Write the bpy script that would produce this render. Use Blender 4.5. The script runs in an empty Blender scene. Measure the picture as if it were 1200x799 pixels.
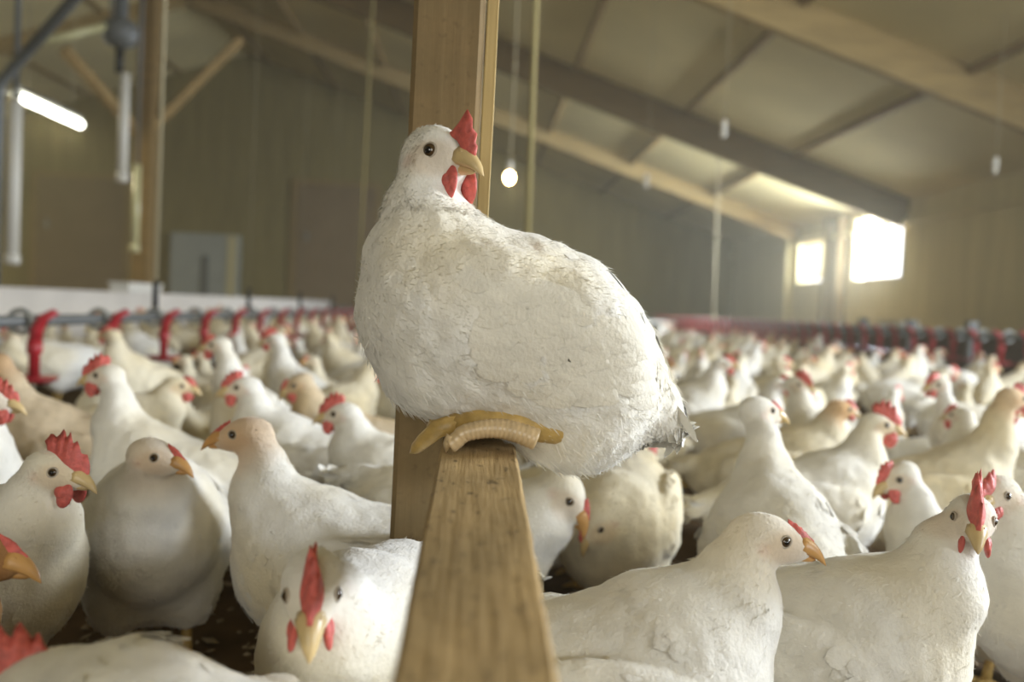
import bpy, math, random
import numpy as np
from mathutils import Matrix, Vector, noise as mnoise

scene = bpy.context.scene
COL = scene.collection
rng = random.Random(7)

# ------------------------------------------------------------------ camera
F = 1000.0
CAMH = 0.55
yc = Vector((-0.040, 0.0395, -1.0)).normalized()      # room axis seen by the camera
zc = Vector((0.045, 1.0, 0.0)); zc = (zc - yc * zc.dot(yc)).normalized()
xc = yc.cross(zc)
R_w2c = Matrix((xc, yc, zc)).transposed()             # columns = world axes in camera frame
R_c2w = R_w2c.transposed()
cam_d = bpy.data.cameras.new('camera'); cam = bpy.data.objects.new('camera', cam_d); COL.objects.link(cam)
cam.matrix_world = Matrix.Translation((0, 0, CAMH)) @ R_c2w.to_4x4()
cam_d.sensor_width = 36; cam_d.lens = 36 * F / 1200
cam_d.clip_start = 0.05; cam_d.clip_end = 200
cam_d.dof.use_dof = True; cam_d.dof.focus_distance = 0.83; cam_d.dof.aperture_fstop = 3.1
scene.camera = cam


def W(px, py, y):
    """world point seen at pixel (px, py) of the 1200x799 frame, y metres along the room axis"""
    d = R_c2w @ Vector(((px - 600) / F, -(py - 399.5) / F, -1.0))
    k = y / d.y
    return Vector((d.x * k, y, CAMH + d.z * k))


def PX(p):
    c = R_w2c @ (Vector(p) - Vector((0, 0, CAMH)))
    if c.z > -0.05: return None
    return (600 + F * c.x / -c.z, 399.5 - F * c.y / -c.z)

# ------------------------------------------------------------------ view, world, lights
vs = scene.view_settings
vs.view_transform = 'Standard'; vs.look = 'None'; vs.gamma = 1; vs.use_curve_mapping = False
vs.exposure = 0.25
scene.cycles.max_bounces = 6; scene.cycles.diffuse_bounces = 4
scene.cycles.sample_clamp_indirect = 4

world = bpy.data.worlds.new('sky'); scene.world = world; world.use_nodes = True
bg = world.node_tree.nodes['Background']
bg.inputs[0].default_value = (0.93, 0.96, 1.0, 1); bg.inputs[1].default_value = 3.0


def area(name, loc, aim, sx, sy, power, col):
    l = bpy.data.lights.new(name, 'AREA'); l.shape = 'RECTANGLE'; l.size = sx; l.size_y = sy
    l.energy = power; l.color = col
    o = bpy.data.objects.new(name, l); COL.objects.link(o)
    o.location = loc
    o.rotation_euler = (Vector(aim) - Vector(loc)).to_track_quat('-Z', 'Y').to_euler()
    return o

WARM = (1.0, 0.86, 0.56); COOL = (0.84, 0.91, 1.0)
# daylight through the two windows in view and through the windows further down the same wall, behind the camera
area('daylight_and_fill', (6.25, 12.7, 1.75), (0, 12.2, 2.0), 1.5, 0.9, 720, COOL)
area('daylight_and_fill', (6.25, 15.2, 1.65), (0, 14.5, 2.0), 1.2, 0.8, 180, COOL)
area('daylight_and_fill', (5.9, 1.8, 1.75), (-2, 1.6, 0.2), 1.5, 0.9, 440, COOL)
area('daylight_and_fill', (5.9, -3.0, 1.75), (-1, 1.0, 0.2), 1.5, 0.9, 170, COOL)
# unseen fill light added behind the camera; the gable there is solid
area('daylight_and_fill', (-1.5, -7.0, 2.0), (0, 2.0, 0.6), 4.0, 3.0, 190, (1.0, 0.97, 0.86))


def lamp(loc, power, radius=0.04, col=WARM):
    l = bpy.data.lights.new('lamp_light', 'POINT'); l.energy = power; l.color = col; l.shadow_soft_size = radius
    o = bpy.data.objects.new('lamp_light', l); COL.objects.link(o); o.location = loc
    return o

# ------------------------------------------------------------------ materials
def srgb(r, g, b):
    f = lambda c: (c / 255 / 12.92) if c / 255 <= 0.04045 else ((c / 255 + 0.055) / 1.055) ** 2.4
    return (f(r), f(g), f(b), 1)


def mat(name, col, rough=0.7, spec=0.3, metal=0.0, noise_scale=None, noise_amt=0.25, bump=0.0, stretch=None,
        emit=None, emit_s=0, sheen=0.0, sub=0.0, attr=False, bump_scale=None):
    m = bpy.data.materials.new(name); m.use_nodes = True
    nt = m.node_tree; N = nt.nodes; L = nt.links
    b = N['Principled BSDF']
    b.inputs['Base Color'].default_value = col; b.inputs['Roughness'].default_value = rough
    b.inputs['Specular IOR Level'].default_value = spec; b.inputs['Metallic'].default_value = metal
    if sheen: b.inputs['Sheen Weight'].default_value = sheen
    if sub:
        b.inputs['Subsurface Weight'].default_value = sub; b.inputs['Subsurface Radius'].default_value = (0.01, 0.004, 0.002)
        b.inputs['Subsurface Scale'].default_value = 0.5
    if emit: b.inputs['Emission Color'].default_value = emit; b.inputs['Emission Strength'].default_value = emit_s
    src = None
    if attr:
        a = N.new('ShaderNodeAttribute'); a.attribute_name = 'tint'
        mx = N.new('ShaderNodeMix'); mx.data_type = 'RGBA'; mx.blend_type = 'MULTIPLY'; mx.inputs[0].default_value = 1
        mx.inputs[6].default_value = col; L.new(a.outputs['Color'], mx.inputs[7]); src = mx.outputs[2]
    if noise_scale:
        tc = N.new('ShaderNodeTexCoord'); mp = N.new('ShaderNodeMapping'); nz = N.new('ShaderNodeTexNoise')
        L.new(tc.outputs['Object'], mp.inputs[0]); L.new(mp.outputs[0], nz.inputs['Vector'])
        if stretch: mp.inputs['Scale'].default_value = stretch
        nz.inputs['Scale'].default_value = noise_scale; nz.inputs['Detail'].default_value = 6
        mr = N.new('ShaderNodeMapRange'); mr.inputs[1].default_value = 0.25; mr.inputs[2].default_value = 0.75
        mr.inputs[3].default_value = 1 - noise_amt; mr.inputs[4].default_value = 1 + noise_amt * 0.5
        L.new(nz.outputs[0], mr.inputs[0])
        m2 = N.new('ShaderNodeMix'); m2.data_type = 'RGBA'; m2.blend_type = 'MULTIPLY'; m2.inputs[0].default_value = 1
        if src: L.new(src, m2.inputs[6])
        else: m2.inputs[6].default_value = col
        L.new(mr.outputs[0], m2.inputs[7]); src = m2.outputs[2]
        if bump:
            bp = N.new('ShaderNodeBump'); bp.inputs['Strength'].default_value = bump; bp.inputs['Distance'].default_value = 0.004
            if bump_scale:
                nb = N.new('ShaderNodeTexNoise'); nb.inputs['Scale'].default_value = bump_scale
                L.new(mp.outputs[0], nb.inputs['Vector']); L.new(nb.outputs[0], bp.inputs['Height'])
            else: L.new(nz.outputs[0], bp.inputs['Height'])
            L.new(bp.outputs[0], b.inputs['Normal'])
    if src: L.new(src, b.inputs['Base Color'])
    return m

M = {}
M['feather'] = mat('white_feathers', (0.80, 0.775, 0.70, 1), 0.85, 0.15, noise_scale=38, noise_amt=0.10, bump=0.25, sheen=0.25, attr=True, bump_scale=260)
M['cream'] = mat('cream_feathers', (0.74, 0.67, 0.50, 1), 0.85, 0.15, noise_scale=38, noise_amt=0.14, bump=0.25, sheen=0.2, attr=True, bump_scale=260)  # cream plumage; also stands in for yellow lamplight in the left flock
M['tan'] = mat('soiled_feathers', (0.60, 0.49, 0.34, 1), 0.85, 0.15, noise_scale=38, noise_amt=0.2, bump=0.25, attr=True, bump_scale=260)
M['comb'] = mat('comb_skin', (0.62, 0.13, 0.105, 1), 0.5, 0.4, noise_scale=160, noise_amt=0.35, bump=0.5, sub=0.15)
M['beak'] = mat('horn_yellow', (0.62, 0.46, 0.22, 1), 0.35, 0.5, noise_scale=60, noise_amt=0.2)
M['brown'] = mat('brown_soiled_feathers', (0.36, 0.22, 0.11, 1), 0.85, 0.15, noise_scale=38, noise_amt=0.2, bump=0.25, attr=True, bump_scale=260)
M['beak_orange'] = mat('horn_orange', (0.60, 0.33, 0.11, 1), 0.4, 0.5, noise_scale=60, noise_amt=0.2)
M['lid'] = mat('eyelid_skin', (0.42, 0.36, 0.28, 1), 0.6)
M['leg'] = mat('scaly_yellow_skin', (0.50, 0.33, 0.10, 1), 0.42, 0.5, noise_scale=90, noise_amt=0.25, bump=0.3)
M['toe'] = mat('scuted_toe', (0.60, 0.44, 0.24, 1), 0.3, 0.6, noise_scale=90, noise_amt=0.2)
M['iris'] = mat('iris', (0.07, 0.04, 0.015, 1), 0.08, 0.6)
M['pupil'] = mat('pupil', (0.004, 0.003, 0.003, 1), 0.04, 0.8)
M['claw'] = mat('claw_horn', (0.25, 0.16, 0.09, 1), 0.5)
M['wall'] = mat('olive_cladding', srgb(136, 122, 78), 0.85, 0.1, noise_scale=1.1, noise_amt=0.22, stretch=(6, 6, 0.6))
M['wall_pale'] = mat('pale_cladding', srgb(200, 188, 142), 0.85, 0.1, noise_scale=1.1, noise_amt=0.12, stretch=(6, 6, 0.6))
M['door'] = mat('brown_door_panel', srgb(132, 112, 84), 0.8, 0.1, noise_scale=1.5, noise_amt=0.15)
M['ceiling'] = mat('ceiling_board', srgb(216, 202, 150), 0.9, 0.1, noise_scale=0.7, noise_amt=0.2)
M['litter'] = mat('poultry_litter', srgb(92, 74, 52), 0.95, 0.1, noise_scale=9, noise_amt=0.55, bump=0.9)
M['flake'] = mat('pale_litter_flake', srgb(150, 135, 110), 0.9, 0.1)
M['wood'] = mat('weathered_pine', srgb(186, 150, 96), 0.75, 0.2, noise_scale=7, noise_amt=0.42, stretch=(9, 1.0, 9), bump=0.35)
def wood(name, light, dark, grain=(55, 1.6, 55), blot=9.0, speck=.35, bump=.5):
    m = bpy.data.materials.new(name); m.use_nodes = True; nt = m.node_tree; N = nt.nodes; L = nt.links; b = N['Principled BSDF']
    b.inputs['Roughness'].default_value = .78; b.inputs['Specular IOR Level'].default_value = .2
    tc = N.new('ShaderNodeTexCoord')
    def nz(scale, st, det=5, lo=.3, hi=.7):
        mp = N.new('ShaderNodeMapping'); mp.inputs['Scale'].default_value = st; L.new(tc.outputs['Object'], mp.inputs[0])
        n = N.new('ShaderNodeTexNoise'); n.inputs['Scale'].default_value = scale; n.inputs['Detail'].default_value = det; L.new(mp.outputs[0], n.inputs['Vector'])
        r = N.new('ShaderNodeMapRange'); r.inputs[1].default_value = lo; r.inputs[2].default_value = hi; L.new(n.outputs[0], r.inputs[0]); return r.outputs[0]
    g = nz(3.0, grain); bl = nz(blot, (1.6, .8, 1.6), 6, .35, .7); sp = nz(120, (1, .5, 1), 3, .60, .72); gr = nz(1.2, (150, 4, 150), 2, .35, .65)
    def mix(f, a, c2, fac=None):
        x = N.new('ShaderNodeMix'); x.data_type = 'RGBA'; 
        if isinstance(f, float): x.inputs[0].default_value = f
        else:
            mu = N.new('ShaderNodeMath'); mu.operation = 'MULTIPLY'; mu.inputs[1].default_value = fac; L.new(f, mu.inputs[0]); L.new(mu.outputs[0], x.inputs[0])
        for s_, v in ((6, a), (7, c2)):
            if isinstance(v, tuple): x.inputs[s_].default_value = v
            else: L.new(v, x.inputs[s_])
        return x.outputs[2]
    c = mix(g, light, dark, .45); c = mix(gr, c, dark, .16); c = mix(bl, c, srgb(112, 98, 70), .6); c = mix(sp, c, srgb(46, 38, 28), speck)
    L.new(c, b.inputs['Base Color'])
    bp = N.new('ShaderNodeBump'); bp.inputs['Strength'].default_value = bump; bp.inputs['Distance'].default_value = .002
    L.new(g, bp.inputs['Height']); L.new(bp.outputs[0], b.inputs['Normal'])
    return m
M['wood'] = wood('weathered_pine', srgb(192, 164, 116), srgb(140, 114, 74), speck=.6, bump=.25)
M['post_wood'] = wood('post_pine', srgb(142, 120, 84), srgb(112, 92, 62), grain=(30, 30, 1.2), speck=.2, bump=.3)
M['pale_wood'] = mat('pale_batten', srgb(190, 165, 112), 0.7, 0.2, noise_scale=5, noise_amt=0.2, stretch=(9, 9, 0.8))
M['rafter'] = mat('rafter_pine', srgb(176, 152, 102), 0.8, 0.15, noise_scale=2.5, noise_amt=0.25, stretch=(1, 5, 5))
M['rafter_dark'] = mat('shade_toned_timber', srgb(118, 96, 60), 0.85, 0.1, noise_scale=2.5, noise_amt=0.25, stretch=(1, 5, 5))  # one rafter's shaded face put into the wood colour; post shaft reuses it
M['purlin'] = mat('brown_purlin', srgb(146, 122, 80), 0.85, 0.1, noise_scale=2.5, noise_amt=0.25, stretch=(5, 1, 5))
M['board'] = mat('white_painted_board', srgb(205, 198, 186), 0.6, 0.25, noise_scale=2.0, noise_amt=0.15)
M['dark_board'] = mat('dark_brown_board', srgb(84, 58, 46), 0.8, 0.15, noise_scale=3.0, noise_amt=0.3)
M['pipe'] = mat('grey_pipe', srgb(96, 98, 96), 0.45, 0.4, noise_scale=4, noise_amt=0.15)
M['red'] = mat('red_plastic', srgb(158, 34, 42), 0.4, 0.45, noise_scale=20, noise_amt=0.2)
M['black'] = mat('black_plastic', srgb(34, 34, 36), 0.5)
M['rope'] = mat('pale_rope', srgb(170, 160, 130), 0.9)
M['rope_yellow'] = mat('yellow_twine', srgb(158, 146, 100), 0.9)
M['rope_dim'] = mat('dull_twine', srgb(120, 110, 72), 0.9)
M['grey'] = mat('pale_grey_panel', srgb(160, 162, 150), 0.6, 0.3, noise_scale=3, noise_amt=0.1)
M['metal'] = mat('galvanised_metal', srgb(150, 152, 148), 0.4, 0.5, metal=0.5)
M['white'] = mat('white_plastic', srgb(215, 212, 200), 0.5, 0.4)
M['dull_tube'] = mat('unlit_tube', srgb(200, 196, 150), 0.3, 0.5)
M['bulb_on'] = mat('lit_bulb', (1, 0.8, 0.45, 1), 0.3, emit=(1, 0.72, 0.34, 1), emit_s=30)
M['tube_on'] = mat('lit_tube', (1, 1, 0.9, 1), 0.3, emit=(1, 0.97, 0.82, 1), emit_s=9)
M['net'] = mat('pale_window_cloth', srgb(222, 214, 190), 0.8, 0.2)
_n = M['net'].node_tree; _t = _n.nodes.new('ShaderNodeBsdfTranslucent'); _t.inputs[0].default_value = (.8, .72, .55, 1); _m = _n.nodes.new('ShaderNodeMixShader'); _m.inputs[0].default_value = .45
_n.links.new(_n.nodes['Principled BSDF'].outputs[0], _m.inputs[1]); _n.links.new(_t.outputs[0], _m.inputs[2]); _n.links.new(_m.outputs[0], _n.nodes['Material Output'].inputs[0])

# ------------------------------------------------------------------ mesh helpers
def mesh_obj(name, V, Fc, material, parent=None, smooth=True, tint=None, mats=None, mat_idx=None):
    me = bpy.data.meshes.new(name)
    me.from_pydata([tuple(v) for v in V], [], [tuple(int(i) for i in f) for f in Fc])
    if mats:
        for m in mats: me.materials.append(m)
        if mat_idx is not None: me.polygons.foreach_set('material_index', list(mat_idx))
    else: me.materials.append(material)
    if tint is not None:
        a = me.color_attributes.new('tint', 'FLOAT_COLOR', 'POINT')
        t = np.ones((len(V), 4), np.float32); t[:, :3] = tint
        a.data.foreach_set('color', t.ravel())
    me.polygons.foreach_set('use_smooth', [smooth] * len(me.polygons))
    me.update()
    o = bpy.data.objects.new(name, me); COL.objects.link(o)
    if parent: o.parent = parent
    return o


class MB:
    def __init__(s): s.V = []; s.F = []
    def add(s, V, Fc):
        n = len(s.V); s.V += [Vector(v) for v in V]; s.F += [tuple(i + n for i in f) for f in Fc]; return s
    def box(s, a, b, bev=0.0):
        """axis box a..b with chamfered long edges"""
        x0, y0, z0 = a; x1, y1, z1 = b
        V = [(x0, y0, z0), (x1, y0, z0), (x1, y1, z0), (x0, y1, z0), (x0, y0, z1), (x1, y0, z1), (x1, y1, z1), (x0, y1, z1)]
        return s.add(V, [(0, 3, 2, 1), (4, 5, 6, 7), (0, 1, 5, 4), (1, 2, 6, 5), (2, 3, 7, 6), (3, 0, 4, 7)])
    def bar(s, p, q, w, h, up=(0, 0, 1), ch=0.08):
        """chamfered rectangular timber from p to q, w wide, h high"""
        p = Vector(p); q = Vector(q); d = (q - p).normalized(); up = Vector(up)
        r = d.cross(up).normalized(); u = r.cross(d)
        c = min(w, h) * ch
        prof = [(-w/2 + c, -h/2), (w/2 - c, -h/2), (w/2, -h/2 + c), (w/2, h/2 - c), (w/2 - c, h/2), (-w/2 + c, h/2), (-w/2, h/2 - c), (-w/2, -h/2 + c)]
        V = [e + r * a + u * b for e in (p, q) for a, b in prof]
        Fs = [tuple((i, (i + 1) % 8, (i + 1) % 8 + 8, i + 8)) for i in range(8)] + [tuple(range(7, -1, -1)), tuple(range(8, 16))]
        return s.add(V, Fs)
    def tube(s, pts, rad, n=8, cap=True):
        pts = [Vector(p) for p in pts]
        if not hasattr(rad, '__len__'): rad = [rad] * len(pts)
        V = []; prev = None
        for i, p in enumerate(pts):
            d = (pts[min(i + 1, len(pts) - 1)] - pts[max(i - 1, 0)]).normalized()
            if prev is None: a = d.orthogonal().normalized()
            else: a = (prev - d * prev.dot(d)).normalized()
            prev = a; b = d.cross(a)
            V += [p + (a * math.cos(2 * math.pi * k / n) + b * math.sin(2 * math.pi * k / n)) * rad[i] for k in range(n)]
        Fs = []
        for i in range(len(pts) - 1):
            for k in range(n):
                Fs.append((i * n + k, i * n + (k + 1) % n, (i + 1) * n + (k + 1) % n, (i + 1) * n + k))
        if cap: Fs += [tuple(range(n - 1, -1, -1)), tuple(range((len(pts) - 1) * n, len(pts) * n))]
        return s.add(V, Fs)
    def lathe(s, prof, c=(0, 0, 0), n=16):
        """profile of (r, z) turned about the vertical through c"""
        c = Vector(c)
        V = [c + Vector((r * math.cos(2 * math.pi * k / n), r * math.sin(2 * math.pi * k / n), z)) for r, z in prof for k in range(n)]
        Fs = [(i * n + k, i * n + (k + 1) % n, (i + 1) * n + (k + 1) % n, (i + 1) * n + k) for i in range(len(prof) - 1) for k in range(n)]
        Fs += [tuple(range(n - 1, -1, -1)), tuple(range((len(prof) - 1) * n, len(prof) * n))]
        return s.add(V, Fs)
    def ball(s, c, r, rot=None, n=12, m=8):
        c = Vector(c); r = Vector(r if hasattr(r, '__len__') else (r, r, r)); V = []
        for i in range(m + 1):
            t = math.pi * i / m
            for k in range(n):
                a = 2 * math.pi * k / n
                v = Vector((math.sin(t) * math.cos(a) * r.x, math.sin(t) * math.sin(a) * r.y, math.cos(t) * r.z))
                V.append(c + (rot @ v if rot else v))
        Fs = [(i * n + k, (i + 1) * n + k, (i + 1) * n + (k + 1) % n, i * n + (k + 1) % n) for i in range(m) for k in range(n)]
        return s.add(V, Fs)
    def xf(s, mtx): s.V = [mtx @ v for v in s.V]; return s
    def build(s, name, material, parent=None, smooth=False):
        return mesh_obj(name, s.V, s.F, material, parent, smooth)


def tag(o, label=None, cat=None, group=None, kind=None):
    if label: o['label'] = label
    if cat: o['category'] = cat
    if group: o['group'] = group
    if kind: o['kind'] = kind
    return o


def empty(name, loc=(0, 0, 0), rz=0.0):
    o = bpy.data.objects.new(name, None); COL.objects.link(o); o.location = loc; o.rotation_euler = (0, 0, rz)
    o.empty_display_size = 0.05
    return o


def copy_tree(o, parent=None):
    c = o.copy(); COL.objects.link(c); c.parent = parent
    for ch in list(o.children): copy_tree(ch, c)
    return c

# ------------------------------------------------------------------ the shed
XR = 6.0; XL = -17.0; YE = 20.0; YB = -8.0; XRIDGE = -5.5
EAVE = CAMH + 1.80; SL = 0.325


def ceil_z(x):
    return EAVE + SL * (XR - x) if x > XRIDGE else EAVE + SL * (XR - XRIDGE) - SL * (XRIDGE - x)

RZ = ceil_z(XRIDGE); LZ = ceil_z(XL)
fl = MB().box((XL - .2, YB - .2, -.2), (XR + .2, YE + .2, 0)).build('floor', M['litter']); tag(fl, kind='structure')
T = .12
cl = MB()
cl.add([(XRIDGE, YB, RZ), (XR + .3, YB, EAVE - SL * .3), (XR + .3, YE + .2, EAVE - SL * .3), (XRIDGE, YE + .2, RZ),
        (XRIDGE, YB, RZ + T), (XR + .3, YB, EAVE - SL * .3 + T), (XR + .3, YE + .2, EAVE - SL * .3 + T), (XRIDGE, YE + .2, RZ + T)],
       [(0, 3, 2, 1), (4, 5, 6, 7), (0, 1, 5, 4), (1, 2, 6, 5), (2, 3, 7, 6)])
cl.add([(XRIDGE, YB, RZ), (XL - .3, YB, LZ - SL * .3), (XL - .3, YE + .2, LZ - SL * .3), (XRIDGE, YE + .2, RZ),
        (XRIDGE, YB, RZ + T), (XL - .3, YB, LZ - SL * .3 + T), (XL - .3, YE + .2, LZ - SL * .3 + T), (XRIDGE, YE + .2, RZ + T)],
       [(0, 1, 2, 3), (4, 7, 6, 5), (0, 4, 5, 1), (1, 5, 6, 2), (2, 6, 7, 3)])
tag(cl.build('ceiling', M['ceiling']), kind='structure')


def gable(y0, y1, name):
    o = MB()
    pr = [(XL, -.05), (XR, -.05), (XR, EAVE + .02), (XRIDGE, RZ + .02), (XL, LZ + .02)]
    V = [(x, y0, z) for x, z in pr] + [(x, y1, z) for x, z in pr]
    o.add(V, [(0, 1, 2, 3, 4), (9, 8, 7, 6, 5)] + [(i, i + 5, (i + 1) % 5 + 5, (i + 1) % 5) for i in range(5)])
    for k in range(56):                                  # cladding board joints
        x = XL + .2 + k * .41
        if y0 > 0 and -12 < x < XR: o.box((x, y0 - .012, 0), (x + .02, y0 + .01, ceil_z(x)))
    tag(o.build(name, M['wall']), kind='structure')
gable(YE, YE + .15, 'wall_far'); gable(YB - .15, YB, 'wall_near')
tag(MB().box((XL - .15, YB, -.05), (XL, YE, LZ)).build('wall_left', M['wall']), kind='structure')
# right wall with its window openings
W1 = (11.95, 13.45, CAMH + .72, CAMH + 1.66); W2 = (14.6, 15.85, CAMH + .74, CAMH + 1.52)
W3 = (1.0, 2.6, CAMH + .72, CAMH + 1.66); W4 = (-3.8, -2.2, CAMH + .72, CAMH + 1.66)
wr = MB(); ys = [YB] + [v for w in (W4, W3, W1, W2) for v in w[:2]] + [YE]
for i in range(0, len(ys), 2): wr.box((XR, ys[i], -.05), (XR + .14, ys[i + 1], EAVE))
for w in (W4, W3, W1, W2):
    wr.box((XR, w[0], -.05), (XR + .14, w[1], w[2])); wr.box((XR, w[0], w[3]), (XR + .14, w[1], EAVE))
tag(wr.build('wall_right', M['wall_pale']), kind='structure')
for i, w in enumerate((W1, W2)):
    y0, y1, z0, z1 = w; f = MB()
    for a, b in (((XR - .02, y0 - .05, z0 - .05), (XR + .05, y1 + .05, z0)), ((XR - .02, y0 - .05, z1), (XR + .05, y1 + .05, z1 + .05)),
                 ((XR - .02, y0 - .05, z0), (XR + .05, y0, z1)), ((XR - .02, y1, z0), (XR + .05, y1 + .05, z1)),
                 ((XR + .02, (y0 + y1) / 2 - .015, z0), (XR + .04, (y0 + y1) / 2 + .015, z1))):
        f.box(a, b)
    fo = f.build('window_%d' % (i + 1), M['wall_pale']); tag(fo, kind='structure')
# cloth half drawn over the further window
cm = MB(); n = 24; cv = []
y0, y1, z0, z1 = W2
for k in range(n + 1):
    y = y0 + .02 + (y1 - y0 - .12) * k / n; x = XR + .0 - .05 + .015 * math.sin(k * 1.9)
    cv += [(x, y, z0 + .03), (x, y, z1 + .03)]
cm.add(cv, [(2 * k, 2 * k + 1, 2 * k + 3, 2 * k + 2) for k in range(n)])
o = cm.build('window_cloth', M['net'], smooth=True)
tag(o, 'pale cloth hanging across the smaller dim window in the right wall', 'curtain')
sm = o.modifiers.new('thick', 'SOLIDIFY'); sm.thickness = .006

# wall base rail, right-hand eave board and corner trims
tag(MB().box((XR - .10, 7.0, EAVE - .36), (XR - .002, YE, EAVE - .30)).build('trim_1', M['wall_pale']), kind='structure')
for i, (y, wdt) in enumerate(((14.25, .16), (16.1, .14), (13.75, .12))):
    tag(MB().box((XR - .16, y, 0), (XR, y + wdt, EAVE - .02)).build('trim_%d' % (i + 2), M['post_wood'] if i != 1 else M['wall_pale']), kind='structure')

# doors in the far wall
def end_rect(x0, x1, yt):
    a = W(x0, yt, YE - .03); b = W(x1, yt, YE - .03); return a.x, b.x, a.z
for i, (x0, x1, yt, m_) in enumerate(((45, 147, 206, 'door'), (350, 440, 216, 'door'))):
    a, b, z = end_rect(x0, x1, yt)
    d = MB().box((a, YE - .05, 0), (b, YE - .002, z)); d.box((a + .1, YE - .06, .2), (b - .1, YE - .045, z - .1))
    do = d.build('door_%d' % (i + 1), M[m_]); tag(do, kind='structure')
    fr = MB().box((a - .14, YE - .07, 0), (a - .01, YE - .002, z + .12)); fr.box((b + .01, YE - .07, 0), (b + .14, YE - .002, z + .12)); fr.box((a - .01, YE - .07, z + .01), (b + .01, YE - .002, z + .12))
    fr.build('door_frame', M['purlin'], do)
    hd = MB().box((a + .22, YE - .12, 1.9), (a + .26, YE - .06, 2.1)).build('door_handle', M['metal'], do)
a, b, z = end_rect(640, 770, 262)
# pale ventilation cabinet on the far wall
a = W(202, 272, YE - .2); b = W(281, 275, YE - .2)
t = empty('wall_cabinet', ((a.x + b.x) / 2, YE - .1, a.z - 1.5)); tag(t, 'pale grey metal cabinet with a dark slot against the far wall', 'cabinet')
w_ = (b.x - a.x); 
MB().box((-w_/2, -.18, -.35), (w_/2, .09, 1.5)).build('cabinet_body', M['grey'], t)
MB().box((-w_*.04, -.20, -.3), (w_*.06, -.18, 1.0)).build('slot', M['pipe'], t)
MB().box((w_*.34, -.20, -.2), (w_*.47, -.18, 1.47)).build('side_strip', M['wall_pale'], t)

# rafters: one pair of timbers per bay
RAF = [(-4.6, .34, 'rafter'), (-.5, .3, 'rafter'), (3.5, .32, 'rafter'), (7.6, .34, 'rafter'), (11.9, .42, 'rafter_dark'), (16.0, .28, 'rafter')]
names = ['pine rafter over the far end of the shed, nearest the dim window', ]
RL = {7.6: 'pale pine rafter crossing the top right corner of the ceiling', 11.9: 'shade-toned rafter ending beside the bright window',
      16.0: 'slim pale rafter nearest the far gable wall', 3.5: 'pine rafter overhead just past the wooden post', -.5: 'pine rafter above the camera', -4.6: 'pine rafter behind the camera, by the near gable wall'}
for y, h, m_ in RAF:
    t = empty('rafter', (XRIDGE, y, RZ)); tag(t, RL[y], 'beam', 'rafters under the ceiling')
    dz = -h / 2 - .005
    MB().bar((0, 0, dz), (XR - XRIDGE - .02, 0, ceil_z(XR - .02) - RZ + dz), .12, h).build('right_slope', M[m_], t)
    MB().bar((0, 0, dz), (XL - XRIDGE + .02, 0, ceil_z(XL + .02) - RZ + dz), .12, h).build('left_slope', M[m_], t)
for i, x in enumerate((4.3, 2.75, 1.2, -.35, -1.9, -3.45, -5.0, -7.0, -9.0)):
    z = ceil_z(x) - .035
    t = MB().bar((x, YB, z), (x, YE, z), .07, .07).build('ceiling_batten', M['purlin'])
    tag(t, ['nearest the right wall', 'second from the right wall', 'third from the right wall', 'fourth from the right wall', 'fifth from the right wall',
            'sixth from the right wall', 'along the ridge', 'second left of the ridge', 'third left of the ridge'][i].join(('narrow brown batten under the ceiling, ', '')), 'batten', 'ceiling battens')

# ------------------------------------------------------------------ chicken building: implicit surface -> mesh
def smin(a, b, k):
    if k <= 0: return np.minimum(a, b)
    h = np.maximum(k - np.abs(a - b), 0) / k
    return np.minimum(a, b) - h * h * k * 0.25


def sd_ell(P, c, r, R=None):
    q = P - np.array(c, np.float32)
    if R is not None: q = q @ np.array(R, np.float32)      # rows times R == R^T applied
    r = np.array(r, np.float32)
    k0 = np.linalg.norm(q / r, axis=-1); k1 = np.linalg.norm(q / (r * r), axis=-1) + 1e-9
    return k0 * (k0 - 1) / k1


def sd_cap(P, a, b, ra, rb):
    a = np.array(a, np.float32); b = np.array(b, np.float32); ba = b - a
    t = np.clip(((P - a) @ ba) / float(ba @ ba), 0, 1)
    return np.linalg.norm(P - a - t[..., None] * ba, axis=-1) - (ra + (rb - ra) * t)


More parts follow.
